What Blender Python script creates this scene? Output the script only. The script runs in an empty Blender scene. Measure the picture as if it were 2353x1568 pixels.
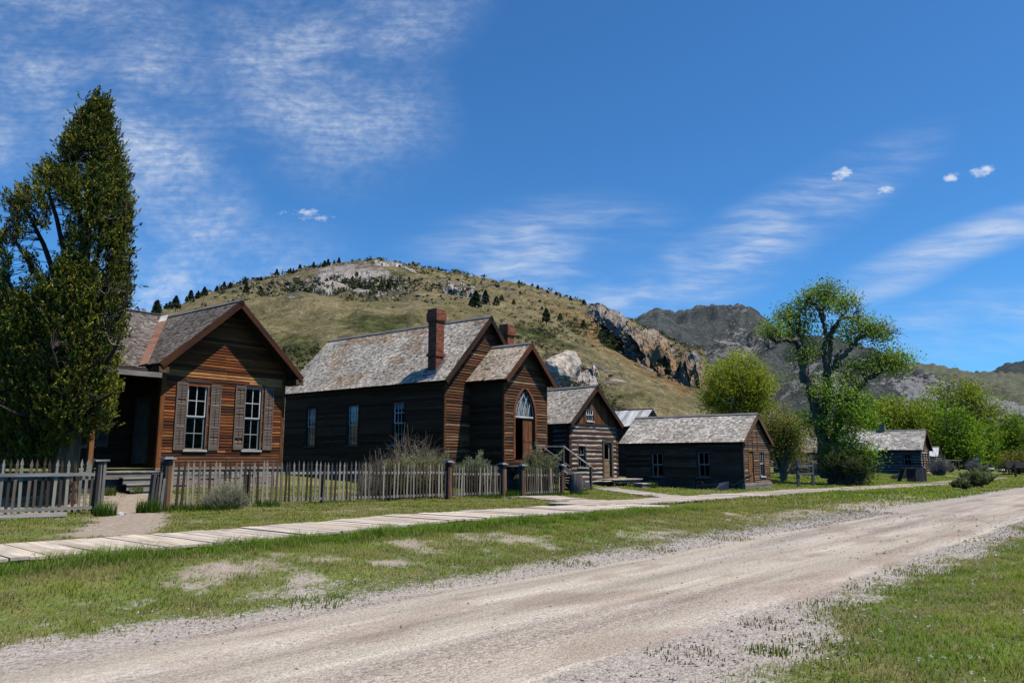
import bpy, math, random
import numpy as np
from mathutils import Vector, Matrix
random.seed(7); RNG=np.random.default_rng(7)
SC=bpy.context.scene; COL=SC.collection
R_=math.radians
# ------------------------------------------------------------------ camera
F_PX,PITCH,YAW,CAM_H=753.0,R_(8.9),R_(42),1.62
cam=bpy.data.objects.new('camera',bpy.data.cameras.new('camera')); COL.objects.link(cam)
cam.location=(0,0,CAM_H); cam.rotation_euler=(R_(90)+PITCH,0,YAW-R_(90))
cam.data.sensor_width=36; cam.data.lens=F_PX/1024*36; cam.data.clip_end=12000; cam.data.clip_start=.05
SC.camera=cam
SC.view_settings.view_transform='Standard'; SC.view_settings.look='None'; SC.view_settings.exposure=0
SC.render.resolution_x=1024; SC.render.resolution_y=682
SC.cycles.max_bounces=6; SC.cycles.transparent_max_bounces=12; SC.cycles.diffuse_bounces=0; SC.cycles.glossy_bounces=2
SC.cycles.transmission_bounces=3; SC.cycles.use_denoising=True
# survey helpers: turn a sighting (in 2352-wide photo units) into a place in the world
cY,sY,cP,sP=math.cos(YAW),math.sin(YAW),math.cos(PITCH),math.sin(PITCH)
KD=1024/2352.
def ray(dx,dy):
    x=(dx*KD-512)/F_PX; y=(341-dy*KD)/F_PX
    fz=sP+y*cP; ff=cP-y*sP
    return x*sY+ff*cY, -x*cY+ff*sY, fz, ff
def at(dx,dy,D):
    u,v,fz,ff=ray(dx,dy); t=D/ff
    return Vector((u*t,v*t,CAM_H+fz*t))
def sight(P):            # world points (n,3) -> photo units
    P=np.asarray(P,float); q=P-np.array([0,0,CAM_H])
    fw=q[:,0]*cY+q[:,1]*sY; r=q[:,0]*sY-q[:,1]*cY
    z=fw*cP+q[:,2]*sP; up=-fw*sP+q[:,2]*cP
    z=np.maximum(z,.01)
    return (512+F_PX*r/z)/KD,(341-F_PX*up/z)/KD
# ------------------------------------------------------------------ noise
def _h(ix,iy,s):
    n=(ix*374761393+iy*668265263+s*974634777)&0xffffffff
    n=((n^(n>>13))*1274126177)&0xffffffff
    return ((n^(n>>16))&0xffff)/65535.0
def vn(x,y,s=0):
    x=np.asarray(x,float);y=np.asarray(y,float)
    ix=np.floor(x).astype(np.int64);iy=np.floor(y).astype(np.int64)
    fx=x-ix;fy=y-iy; fx=fx*fx*(3-2*fx);fy=fy*fy*(3-2*fy)
    a=_h(ix,iy,s);b=_h(ix+1,iy,s);c=_h(ix,iy+1,s);d=_h(ix+1,iy+1,s)
    return (a*(1-fx)+b*fx)*(1-fy)+(c*(1-fx)+d*fx)*fy
def fbm(x,y,s=0,o=4):
    t=0;a=.5;n=0
    for i in range(o):
        t=t+a*vn(x*2**i+i*17.3,y*2**i-i*9.1,s+i);n+=a;a*=.5
    return t/n
def ss(a,b,x):
    t=np.clip((np.asarray(x,float)-a)/(b-a),0,1); return t*t*(3-2*t)
# ------------------------------------------------------------------ mesh builder
class MB:
    def __init__(s): s.V=[];s.F=[];s.C=[];s.B=[];s.n=0
    def add(s,v,f,col,buv=None,hint=None):
        v=np.asarray(v,np.float32).reshape(-1,3); f=np.asarray(f,np.int32)
        if f.ndim==1: f=f[None]
        if hint is not None:
            q=v[f[0]]
            if np.dot(np.cross(q[1]-q[0],q[2]-q[0]),hint)<0: f=f[:,::-1]
        c=np.asarray(col,np.float32)
        if c.ndim==1: c=np.broadcast_to(c,(len(v),3))
        if buv is None: buv=v+random.random()*9
        b=np.asarray(buv,np.float32)
        if b.ndim==1: b=np.broadcast_to(b,(len(v),3))
        s.V.append(v);s.F.append(f+s.n);s.C.append(c);s.B.append(b);s.n+=len(v)
    def build(s,name,mat,parent=None,smooth=False):
        me=bpy.data.meshes.new(name); o=bpy.data.objects.new(name,me); COL.objects.link(o)
        if parent is not None: o.parent=parent
        if s.n:
            V=np.concatenate(s.V); me.vertices.add(len(V)); me.vertices.foreach_set('co',V.ravel())
            tot=[];idx=[]
            for f in s.F: tot.append(np.full(len(f),f.shape[1],np.int32)); idx.append(f.ravel())
            tot=np.concatenate(tot);idx=np.concatenate(idx)
            me.loops.add(len(idx)); me.loops.foreach_set('vertex_index',idx)
            me.polygons.add(len(tot)); st=np.zeros(len(tot),np.int32); st[1:]=np.cumsum(tot)[:-1]
            me.polygons.foreach_set('loop_start',st)
            me.polygons.foreach_set('use_smooth',np.full(len(tot),bool(smooth)))
            C=np.concatenate(s.C); C4=np.ones((len(C),4),np.float32); C4[:,:3]=C
            a=me.attributes.new('Col','FLOAT_COLOR','POINT'); a.data.foreach_set('color',C4.ravel())
            a=me.attributes.new('buv','FLOAT_VECTOR','POINT'); a.data.foreach_set('vector',np.concatenate(s.B).ravel())
            me.update(calc_edges=True); me.validate()
        if mat is not None: me.materials.append(mat)
        return o
BOXF=np.array([[0,1,3,2],[4,6,7,5],[0,4,5,1],[2,3,7,6],[0,2,6,4],[1,5,7,3]])
def pbox(mb,O,ex,ey,ez,col,along=None,jit=0):
    """box from corner O with edge vectors ex,ey,ez; grain runs along the longest edge"""
    O,ex,ey,ez=(np.asarray(a,float) for a in (O,ex,ey,ez))
    v=[];b=[]; L=[np.linalg.norm(a) for a in (ex,ey,ez)]; k=int(np.argmax(L)); r=random.random()*40
    for i in (0,1):
        for j in (0,1):
            for m in (0,1):
                v.append(O+ex*i+ey*j+ez*m+(np.random.uniform(-jit,jit,3) if jit else 0))
                w=[i*L[0],j*L[1],m*L[2]]; al=w.pop(k); b.append((al+r,w[0]+w[1]+r,r))
    mb.add(v,BOXF if np.dot(np.cross(ex,ey),ez)>0 else BOXF[:,::-1],col,b)
class Plane:
    """a wall plane: x along, z up, d outward"""
    def __init__(s,O,ax,n,up=(0,0,1)): s.O=np.array(O,float);s.ax=np.array(ax,float);s.n=np.array(n,float);s.up=np.array(up,float)
    def p(s,x,z,d=0): return s.O+s.ax*x+s.up*z+s.n*d
    def box(s,mb,x0,x1,z0,z1,d0,d1,col,jit=0): pbox(mb,s.p(x0,z0,d0),s.ax*(x1-x0),s.up*(z1-z0),s.n*(d1-d0),col,jit=jit)
def bar(mb,p0,p1,w,h,col,upv=(0,0,1),jit=0):
    p0=np.array(p0,float);p1=np.array(p1,float);d=p1-p0;L=np.linalg.norm(d);t=d/L
    s=np.cross(t,np.array(upv,float))
    if np.linalg.norm(s)<1e-3: s=np.cross(t,(1,0,0.))
    s/=np.linalg.norm(s);u=np.cross(s,t)
    pbox(mb,p0-s*w/2-u*h/2,d,s*w,u*h,col,jit=jit)
def tube(mb,pts,rad,col,n=6,cap=True):
    pts=np.array(pts,float);m=len(pts)
    rad=np.broadcast_to(np.asarray(rad,float),(m,)) if np.ndim(rad)==0 else np.asarray(rad,float)
    t=np.gradient(pts,axis=0);t/=np.linalg.norm(t,axis=1)[:,None]+1e-9
    ref=np.array([0,0,1.]) if abs(t[0][2])<.9 else np.array([1.,0,0])
    a=np.cross(t,ref);a/=np.linalg.norm(a,axis=1)[:,None]+1e-9;b=np.cross(t,a)
    th=np.arange(n)*2*math.pi/n
    ring=pts[:,None]+rad[:,None,None]*(np.cos(th)[None,:,None]*a[:,None]+np.sin(th)[None,:,None]*b[:,None])
    v=ring.reshape(-1,3)
    i=np.arange(m-1)[:,None]*n+np.arange(n)[None];j=np.arange(m-1)[:,None]*n+(np.arange(n)[None]+1)%n
    f=np.stack([i,j,j+n,i+n],-1).reshape(-1,4)
    cl=np.concatenate([[0],np.cumsum(np.linalg.norm(np.diff(pts,axis=0),axis=1))])
    r=random.random()*30
    bu=np.stack([np.repeat(cl,n)+r,np.tile(th*.15,m),np.full(m*n,r)],-1)
    mb.add(v,f,col,bu)
    if cap:
        mb.add(ring[0],np.arange(n)[None],col); mb.add(ring[-1],np.arange(n)[None],col)
def lathe(mb,O,prof,col,n=16,axis=(0,0,1)):
    O=np.array(O,float)
    tube(mb,[O+np.array(axis,float)*z for r,z in prof],[r for r,z in prof],col,n)
def poly(mb,pts,col,buv=None): mb.add(pts,np.arange(len(pts))[None],col,buv)
# ------------------------------------------------------------------ object bookkeeping
def tag(o,label=None,cat=None,group=None,kind=None):
    if label: o['label']=label
    if cat: o['category']=cat
    if group: o['group']=group
    if kind: o['kind']=kind
    return o
def empty(name,loc,rz=0,label=None,cat=None,group=None):
    o=bpy.data.objects.new(name,None); COL.objects.link(o); o.location=loc; o.rotation_euler=(0,0,rz); o.empty_display_size=.3
    return tag(o,label,cat,group)
def copy_tree(o,parent=None):
    c=o.copy(); COL.objects.link(c); c.parent=parent
    for ch in list(o.children): copy_tree(ch,c)
    return c
# ------------------------------------------------------------------ materials
def newmat(name):
    m=bpy.data.materials.new(name); m.use_nodes=True; nt=m.node_tree; nt.nodes.clear()
    out=nt.nodes.new('ShaderNodeOutputMaterial'); return m,nt,out
def N(nt,t,**k):
    n=nt.nodes.new(t)
    for a,b in k.items(): setattr(n,a,b)
    return n
def L(nt,a,b): nt.links.new(a,b)
def setin(n,**k):
    for a,b in k.items(): n.inputs[a.replace('_',' ')].default_value=b
def math_(nt,op,a,b=None,clamp=False):
    n=N(nt,'ShaderNodeMath',operation=op); n.use_clamp=clamp
    for i,x in enumerate((a,b)):
        if x is None: continue
        if isinstance(x,(int,float)): n.inputs[i].default_value=x
        else: L(nt,x,n.inputs[i])
    return n.outputs[0]
def mixc(nt,f,a,b,blend='MIX'):
    n=N(nt,'ShaderNodeMix',data_type='RGBA',blend_type=blend)
    for i,x in ((0,f),(6,a),(7,b)):
        if isinstance(x,(int,float)): n.inputs[i].default_value=x
        elif isinstance(x,tuple): n.inputs[i].default_value=x if len(x)==4 else x+(1,)
        else: L(nt,x,n.inputs[i])
    return n.outputs[2]
def noise(nt,vec,scale,detail=4,rough=.6,dist=0):
    n=N(nt,'ShaderNodeTexNoise'); setin(n,Scale=scale,Detail=detail,Roughness=rough,Distortion=dist)
    if vec is not None: L(nt,vec,n.inputs['Vector'])
    return n.outputs['Fac']
def mapping(nt,vec,scale=(1,1,1),loc=(0,0,0),rot=(0,0,0)):
    n=N(nt,'ShaderNodeMapping'); n.inputs['Scale'].default_value=scale; n.inputs['Location'].default_value=loc; n.inputs['Rotation'].default_value=rot
    L(nt,vec,n.inputs['Vector']); return n.outputs[0]
def ramp(nt,f,stops):
    n=N(nt,'ShaderNodeValToRGB'); e=n.color_ramp.elements
    while len(e)<len(stops): e.new(.5)
    for i,(p,c) in enumerate(stops):
        e[i].position=p; e[i].color=(c,c,c,1) if isinstance(c,(int,float)) else c+(1,)
    L(nt,f,n.inputs[0]); return n.outputs[0]
def mrange(nt,v,a,b,c=0,d=1):
    n=N(nt,'ShaderNodeMapRange'); n.interpolation_type='SMOOTHSTEP'
    setin(n,From_Min=a,From_Max=b,To_Min=c,To_Max=d); L(nt,v,n.inputs[0]); return n.outputs[0]
def attr(nt,name,out='Color'):
    n=N(nt,'ShaderNodeAttribute',attribute_name=name); return n.outputs[out]
def finish(nt,out,col,rough=.85,bump=None,bs=.3,bd=.02,spec=.25):
    p=N(nt,'ShaderNodeBsdfPrincipled'); setin(p,Roughness=rough); p.inputs['Specular IOR Level'].default_value=spec
    if isinstance(col,tuple): p.inputs['Base Color'].default_value=col+(1,)
    else: L(nt,col,p.inputs['Base Color'])
    if bump is not None:
        b=N(nt,'ShaderNodeBump'); setin(b,Strength=bs,Distance=bd); L(nt,bump,b.inputs['Height']); L(nt,b.outputs[0],p.inputs['Normal'])
    L(nt,p.outputs[0],out.inputs[0]); return p
def m_wood(name,along=3.,across=60.,lo=.55,hi=1.35,stain=None,samt=.5,rough=.9,bs=.5):
    m,nt,out=newmat(name)
    b=attr(nt,'buv','Vector'); c=attr(nt,'Col')
    g=noise(nt,mapping(nt,b,(along,across,1)),1,5,.65)
    g2=noise(nt,mapping(nt,b,(1.3,5,1)),1,3,.5)
    k=ramp(nt,g,[(.25,lo),(.75,hi)])
    c2=mixc(nt,1.,c,k,'MULTIPLY')
    c2=mixc(nt,1.,c2,ramp(nt,g2,[(.3,.7),(.7,1.25)]),'MULTIPLY')
    if stain:
        g3=noise(nt,mapping(nt,b,(.9,3,1),(7,3,1)),1,4,.6)
        c2=mixc(nt,math_(nt,'MULTIPLY',ramp(nt,g3,[(.45,0.),(.7,1.)]),samt),c2,stain)
    finish(nt,out,c2,rough,g,bs,.012); return m
def m_plain(name,rough=.8,sc=25,lo=.75,hi=1.2,bs=.25,metal=0):
    m,nt,out=newmat(name); b=attr(nt,'buv','Vector'); c=attr(nt,'Col')
    g=noise(nt,b,sc,5,.65); g2=noise(nt,b,sc*.12,3,.5)
    k=ramp(nt,g,[(.25,lo),(.75,hi)]); c2=mixc(nt,1.,c,k,'MULTIPLY'); c2=mixc(nt,1.,c2,ramp(nt,g2,[(.3,.8),(.7,1.15)]),'MULTIPLY')
    p=finish(nt,out,c2,rough,g,bs,.01); p.inputs['Metallic'].default_value=metal; return m
def m_leaf(name,trans=.35,rough=.6,spec=.3):
    m,nt,out=newmat(name); c=attr(nt,'Col')
    p=N(nt,'ShaderNodeBsdfPrincipled'); setin(p,Roughness=rough); p.inputs['Specular IOR Level'].default_value=spec; L(nt,c,p.inputs['Base Color'])
    t=N(nt,'ShaderNodeBsdfTranslucent'); L(nt,mixc(nt,1.,c,(1.15,1.25,.5),'MULTIPLY'),t.inputs[0])
    x=N(nt,'ShaderNodeMixShader'); x.inputs[0].default_value=trans; L(nt,p.outputs[0],x.inputs[1]); L(nt,t.outputs[0],x.inputs[2]); L(nt,x.outputs[0],out.inputs[0]); return m
def m_glass(name):
    m,nt,out=newmat(name)
    g=N(nt,'ShaderNodeBsdfGlossy'); setin(g,Roughness=.04); g.inputs[0].default_value=(.8,.85,.9,1)
    tc=N(nt,'ShaderNodeNewGeometry'); nz=noise(nt,tc.outputs['Position'],1.6,2,.5)
    b=N(nt,'ShaderNodeBump'); setin(b,Strength=.05,Distance=.02); L(nt,nz,b.inputs['Height']);
    t=N(nt,'ShaderNodeBsdfTransparent'); t.inputs[0].default_value=(.75,.78,.76,1)
    fr=N(nt,'ShaderNodeFresnel'); fr.inputs[0].default_value=1.5
    x=N(nt,'ShaderNodeMixShader'); L(nt,math_(nt,'MULTIPLY',fr.outputs[0],.10),x.inputs[0]); L(nt,t.outputs[0],x.inputs[1]); L(nt,g.outputs[0],x.inputs[2]); L(nt,x.outputs[0],out.inputs[0]); return m
M={}
M['siding']=m_wood('dark_siding',2.5,70,.45,1.5,(.12,.032,.008),.5)
M['wood']=m_wood('weathered_wood',3,60,.6,1.3)
M['plank']=m_wood('boardwalk_planks',2.2,45,.72,1.2,(.42,.30,.21),.45)
M['shingle']=m_wood('cedar_shingles',5,55,.78,1.15,(.26,.15,.075),.4)
M['log']=m_wood('hewn_logs',2.2,40,.45,1.45,(.10,.05,.025),.35)
M['chink']=m_plain('lime_chinking',.95,14,.6,1.25)
M['paint']=m_wood('flaking_paint',2,40,.75,1.15,None,.5,.7,.2)
M['brick']=m_plain('old_brick',.9,22,.65,1.25)
M['stone']=m_plain('rubble_stone',.95,9,.6,1.3,.5)
M['metal']=m_plain('dull_metal',.45,12,.7,1.2,.1,.6)
M['cloth']=m_plain('cloth',.95,6,.85,1.1,.05)
M['glass']=m_glass('window_glass')
M['bark']=m_wood('bark',4,14,.45,1.5,None,.5,.95,1.)
M['leaf']=m_leaf('broad_leaves',.5)
M['needle']=m_leaf('juniper_scales',.15,.7,.2)
M['grass']=m_leaf('grass_blades',.5,.6,.2)
M['twig']=m_leaf('dry_twigs',.1,.9,.1)
M['carpaint']=m_plain('dark_car_paint',.3,3,.95,1.03,0,.2)
M['rubber']=m_plain('rubber',.9,20,.8,1.2,.2)
# ------------------------------------------------------------------ sun and sky
SUN_A,SUN_EL=R_(22),R_(64)
S=Vector((math.cos(SUN_EL)*math.sin(SUN_A),-math.cos(SUN_EL)*math.cos(SUN_A),math.sin(SUN_EL)))
sl=bpy.data.lights.new('sun','SUN'); sl.energy=5.0; sl.angle=R_(.53); sl.color=(1,.95,.86)
so=bpy.data.objects.new('sun',sl); COL.objects.link(so); so.rotation_euler=S.to_track_quat('Z','Y').to_euler(); so.location=(0,0,60)
W=bpy.data.worlds.new('World'); SC.world=W; W.use_nodes=True; nt=W.node_tree; nt.nodes.clear()
wo=nt.nodes.new('ShaderNodeOutputWorld'); bg=nt.nodes.new('ShaderNodeBackground'); bg.inputs[1].default_value=.10; L(nt,bg.outputs[0],wo.inputs[0])
sky=N(nt,'ShaderNodeTexSky',sky_type='NISHITA'); sky.sun_disc=False; sky.sun_elevation=SUN_EL; sky.sun_rotation=math.atan2(S.x,S.y)
sky.altitude=1800; sky.air_density=1.0; sky.dust_density=1.5; sky.ozone_density=2.2
tc=N(nt,'ShaderNodeTexCoord'); d=tc.outputs['Generated']
def dot(vec):
    n=N(nt,'ShaderNodeVectorMath',operation='DOT_PRODUCT'); L(nt,d,n.inputs[0]); n.inputs[1].default_value=vec; return n.outputs['Value']
fwd=math_(nt,'MAXIMUM',dot((cY,sY,0)),.05)
a_=math_(nt,'DIVIDE',dot((sY,-cY,0)),fwd); b_=math_(nt,'DIVIDE',dot((0,0,1)),fwd)
cv=N(nt,'ShaderNodeCombineXYZ'); L(nt,a_,cv.inputs[0]); L(nt,b_,cv.inputs[1]); P2=cv.outputs[0]
def ab(dx,dy):
    u,v,fz,ff=ray(dx,dy); return ((dx*KD-512)/F_PX/ff, fz/ff)
def blob(dx,dy,rx,ry,rot,soft=(0.,1.)):
    """soft elliptical region of the sky around a sighted direction; rx, ry in photo units"""
    c=ab(dx,dy); k=KD/F_PX*1.05
    n=N(nt,'ShaderNodeMapping'); n.vector_type='TEXTURE'; n.inputs['Location'].default_value=(c[0],c[1],0); n.inputs['Rotation'].default_value=(0,0,R_(rot)); n.inputs['Scale'].default_value=(rx*k,ry*k,1)
    L(nt,P2,n.inputs[0]); l=N(nt,'ShaderNodeVectorMath',operation='LENGTH'); L(nt,n.outputs[0],l.inputs[0])
    return mrange(nt,l.outputs['Value'],1.0,0.0,0,1)
def addm(*a):
    r=a[0]
    for x in a[1:]: r=math_(nt,'MAXIMUM',r,x)
    return r
warp=N(nt,'ShaderNodeTexNoise'); setin(warp,Scale=3.5,Detail=4,Roughness=.55); L(nt,P2,warp.inputs['Vector'])
wv=N(nt,'ShaderNodeVectorMath',operation='MULTIPLY_ADD'); L(nt,warp.outputs['Color'],wv.inputs[0]); wv.inputs[1].default_value=(.16,.16,0); L(nt,P2,wv.inputs[2]); PW=wv.outputs[0]
wv2=N(nt,'ShaderNodeVectorMath',operation='MULTIPLY_ADD'); L(nt,warp.outputs['Color'],wv2.inputs[0]); wv2.inputs[1].default_value=(.05,.05,0); L(nt,P2,wv2.inputs[2]); PS=wv2.outputs[0]
# mottled high cloud (upper left)
mot=noise(nt,mapping(nt,PS,(58,80,1),rot=(0,0,R_(35))),1,5,.62)
mot2=noise(nt,mapping(nt,PW,(6,10,1),rot=(0,0,R_(-38))),1,4,.55)
motc=math_(nt,'MULTIPLY',mrange(nt,mot,.28,.72,.38,1.),mrange(nt,mot2,.30,.66,.12,1.))
mask1=addm(blob(170,110,620,330,-35),math_(nt,'MULTIPLY',blob(730,190,420,290,-35),1.),math_(nt,'MULTIPLY',blob(880,60,350,200,30),.62),blob(380,390,520,190,-55),math_(nt,'MULTIPLY',blob(430,630,430,150,10),.95),math_(nt,'MULTIPLY',blob(0,330,150,170,0),.6))
fib=noise(nt,mapping(nt,PS,(14,120,1),rot=(0,0,R_(14))),1,5,.65)
c1=math_(nt,'MULTIPLY',math_(nt,'MULTIPLY',motc,mask1),mrange(nt,fib,.25,.7,.45,1.))
# streaky cirrus (right)
st=noise(nt,mapping(nt,PS,(12,80,1),rot=(0,0,R_(-24))),1,5,.6)
st2=noise(nt,mapping(nt,PS,(6,14,1),rot=(0,0,R_(-20))),1,3,.5)
stc=math_(nt,'MULTIPLY',mrange(nt,st,.3,.75,.2,1.),mrange(nt,st2,.32,.66,.12,1.))
mask2=addm(math_(nt,'MULTIPLY',blob(1230,580,420,160,8),.85),blob(1530,650,430,130,20),math_(nt,'MULTIPLY',blob(1800,510,540,110,29),.8),math_(nt,'MULTIPLY',blob(2260,740,420,110,6),.6))
c2=math_(nt,'MULTIPLY',stc,mask2)
band=noise(nt,mapping(nt,PS,(6,46,1),rot=(0,0,R_(-21))),1,6,.62)
c3=math_(nt,'MULTIPLY',mrange(nt,band,.28,.7,.22,1.),addm(blob(2230,550,420,62,19),math_(nt,'MULTIPLY',blob(2050,650,260,48,20),.5)))
# small white puffs
pf=noise(nt,mapping(nt,P2,(75,130,1),rot=(0,0,R_(-18))),1,6,.62)
puff=addm(blob(1935,398,52,34,20),blob(2035,436,54,20,12),blob(2184,406,36,22,15),blob(2256,393,62,26,14),math_(nt,'MULTIPLY',blob(715,492,96,34,-8),.72),math_(nt,'MULTIPLY',blob(648,484,36,20,0),.6))
c4=mrange(nt,math_(nt,'ADD',math_(nt,'MULTIPLY',puff,.55),pf),.70,1.12,0,.9); c4=math_(nt,'MULTIPLY',c4,mrange(nt,puff,.05,.5))
cl=addm(math_(nt,'MULTIPLY',c1,.92),math_(nt,'MULTIPLY',c2,.95),math_(nt,'MULTIPLY',c3,.85),c4)
skc=mixc(nt,1.,sky.outputs[0],(.52,1.14,1.62),'MULTIPLY')
L(nt,mixc(nt,cl,skc,(7.0,7.7,8.8)),bg.inputs[0])
# ------------------------------------------------------------------ terrain
def tz(u,v):
    u=np.asarray(u,float);v=np.asarray(v,float)
    bank=.27-.20*ss(8,29,u)
    z=bank*ss(8.0,10.9,v)+.06*ss(13.5,19,v)+.32*ss(19.8,26.5,v)
    z=z+.05*np.maximum(v-27,0)*(1-ss(60,160,v))
    z=z+.05*ss(3.0,1.2,v)-.02*ss(2.6,3.4,v)*ss(8.2,7.2,v)
    rough=ss(.2,1.5,np.abs(v-5.4)-2.4)
    z=z+rough*(.10*(fbm(u*.35,v*.5,3)-.5)+.05*(fbm(u*1.5,v*1.7,8,2)-.5))*ss(150,60,np.abs(u))
    return z
def tz1(u,v): return float(tz(u,v))
def seg_d(u,v,pts):
    d=np.full(np.shape(u),1e9)
    for (a,b),(c,e) in zip(pts[:-1],pts[1:]):
        L2=(c-a)**2+(e-b)**2; t=np.clip(((u-a)*(c-a)+(v-b)*(e-b))/L2,0,1)
        d=np.minimum(d,np.hypot(u-a-t*(c-a),v-b-t*(e-b)))
    return d
GATEPATH=[(5.6,15.2),(6.6,16.6),(7.6,19.0),(9.2,22.5),(10.4,25.2)]
WALK1=[(-7,12.45),(4,12.42),(9,12.6),(14,12.95),(20.3,13.1)]
WALK2=[(18.6,14.35),(24,14.5),(31,14.3),(37,13.9),(43,13.0),(50,12.4),(56,12.0),(64,12.1),(73,12.4)]
WALK_GATE=[(22.0,19.3),(21.2,15.2)]
WALK_STEPS=[(31.2,21.9),(28.6,18.4),(26.4,15.2)]
WALK_FAR=[(80,18.0),(72,13.9)]
def gmask(u,v):
    """grass density, dryness, bare gravel (each 0..1)"""
    n1=fbm(u*.55,v*.8,11); n2=fbm(u*.17,v*.35,21); n3=fbm(u*2.2,v*2.6,31,3)
    n4=fbm(u*4.6,v*5.5,35,3)
    gl=3.38-.70*ss(9.5,6.0,u)+.30*(n1-.5)*2.2+.25*(n3-.5); gr=7.75+.5*(n3-.5)+.9*(n2-.5)
    gl=gl+.9*(n4-.5); gr=gr+.7*(n4-.5)
    road=ss(gl-.75,gl+.35,v)*ss(gr+.55,gr-.3,v)
    bank=ss(.28,.60,n1*.32+n3*.38+n4*.22+n2*.08+.10*ss(9.0,11.2,v)+.34*ss(3.1,2.3,v))
    g=bank
    lush=ss(10.5,10.95,v+.5*(n3-.5))*ss(11.75,11.2,v)*ss(27,19,u)
    g=np.maximum(g*.9,lush)
    inner=ss(13.3,13.7,v)
    g=np.where(v>13.5,.45+.5*ss(.3,.62,n1*.6+n3*.4),g)
    dry=ss(.34,.62,n2*.35+n3*.3+n4*.35)*.78
    dry=np.where(v>13.5,.28+.42*ss(.35,.65,n3),dry); dry=dry*(1-.9*lush)
    far=ss(24,36,u); dry=dry*(1-.45*far); g=np.maximum(g,far*.55*np.where(v>8.2,1,0)*ss(.30,.50,n1))
    # gravelly bare area beside the road farther along
    bare=ss(1,.4,np.hypot((u-26)/9.5,(v-8.7)/1.7))*ss(.35,.55,n3*.6+n1*.4); g=g*(1-.85*bare)
    g=np.where((v>8.0)&(v<11.2),np.maximum(g,.26*ss(.40,.62,n4)),g)
    gp=ss(.95,.5,seg_d(u,v,GATEPATH)+.55*(n3-.5))
    yard=ss(1.15,.6,np.hypot((u-5)/6,(v-23.4)/3.2)); gp=np.maximum(gp,yard*ss(.35,.55,n3+.1))
    gp=np.maximum(gp,ss(1,.6,np.hypot((u-82)/9,(v-10)/1.8)))
    g=g*(1-gp)*(1-road)
    grav=np.maximum(road,ss(2.2,.2,np.abs(v-5.45)-2.3))
    return np.clip(g,0,1),np.clip(dry,0,1),np.clip(grav,0,1)
def grid(us,vs):
    U,V=np.meshgrid(us,vs,indexing='ij'); n,m=U.shape
    i=(np.arange(n-1)[:,None]*m+np.arange(m-1)[None]).ravel()
    return U.ravel(),V.ravel(),np.stack([i,i+m,i+m+1,i+1],-1)
def gravel_nodes(nt,pos):
    vo=N(nt,'ShaderNodeTexVoronoi'); setin(vo,Scale=34.,Randomness=1.); L(nt,pos,vo.inputs['Vector'])
    vo2=N(nt,'ShaderNodeTexVoronoi'); setin(vo2,Scale=75.); L(nt,pos,vo2.inputs['Vector'])
    sep=N(nt,'ShaderNodeSeparateColor'); L(nt,vo.outputs['Color'],sep.inputs[0])
    sep2=N(nt,'ShaderNodeSeparateColor'); L(nt,vo2.outputs['Color'],sep2.inputs[0])
    st=ramp(nt,sep.outputs[0],[(0,(.085,.07,.06)),(.14,(.24,.195,.16)),(.5,(.40,.335,.28)),(.85,(.48,.41,.345)),(1,(.64,.57,.50))])
    st2=ramp(nt,sep2.outputs[1],[(0,(.14,.11,.09)),(.4,(.38,.315,.26)),(1,(.52,.45,.38))])
    c=mixc(nt,.5,st,st2); h=math_(nt,'ADD',math_(nt,'MULTIPLY',vo.outputs['Distance'],-1.),math_(nt,'MULTIPLY',vo2.outputs['Distance'],-.5))
    return c,h
# materials for ground and road
m,nt,out=newmat('ground_soil'); M['ground']=m
pos=N(nt,'ShaderNodeNewGeometry').outputs['Position']; col=attr(nt,'Col'); sp=N(nt,'ShaderNodeSeparateColor'); L(nt,col,sp.inputs[0])
gc,gh=gravel_nodes(nt,pos)
n1=noise(nt,pos,1.1,5,.6); n2=noise(nt,pos,9,5,.65); n3=noise(nt,pos,40,4,.7)
dirt=ramp(nt,n2,[(.25,(.235,.175,.125)),(.5,(.375,.295,.225)),(.75,(.47,.39,.31))])
dirt=mixc(nt,1.,dirt,ramp(nt,n3,[(.25,.55),(.7,1.2)]),'MULTIPLY')
dirt=mixc(nt,sp.outputs[2],dirt,gc)
gcol=mixc(nt,sp.outputs[1],(.105,.150,.014),(.19,.17,.05))
gcol=mixc(nt,1.,gcol,ramp(nt,n3,[(.3,.5),(.7,1.4)]),'MULTIPLY')
gcol=mixc(nt,1.,gcol,ramp(nt,n1,[(.3,.7),(.7,1.25)]),'MULTIPLY')
gf=mrange(nt,math_(nt,'ADD',sp.outputs[0],math_(nt,'MULTIPLY',math_(nt,'SUBTRACT',n2,.5),1.7)),.22,.72,0,.93)
finish(nt,out,mixc(nt,gf,dirt,gcol),.95,math_(nt,'ADD',math_(nt,'MULTIPLY',n3,.8),gh),.6,.02,.1)
m,nt,out=newmat('road_gravel'); M['road']=m
pos=N(nt,'ShaderNodeNewGeometry').outputs['Position']; gc,gh=gravel_nodes(nt,pos)
tr=noise(nt,mapping(nt,pos,(.06,1.15,1),rot=(0,0,R_(1.5))),1,4,.55); tr2=noise(nt,mapping(nt,pos,(.16,2.6,1),(5,2,0)),1,4,.6); pt=noise(nt,mapping(nt,pos,(.35,.9,1),(3,9,0)),1,4,.6)
fine=mixc(nt,noise(nt,pos,60,4,.7),(.38,.325,.255),(.58,.50,.395))
c=mixc(nt,mrange(nt,tr,.42,.58,.1,.8),gc,fine)
c=mixc(nt,mrange(nt,pt,.50,.64,0,.75),c,mixc(nt,noise(nt,pos,30,3,.6),(.25,.185,.14),(.37,.29,.23)))
c=mixc(nt,1.,c,ramp(nt,tr2,[(.3,.74),(.5,1.),(.7,1.2)]),'MULTIPLY')
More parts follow.
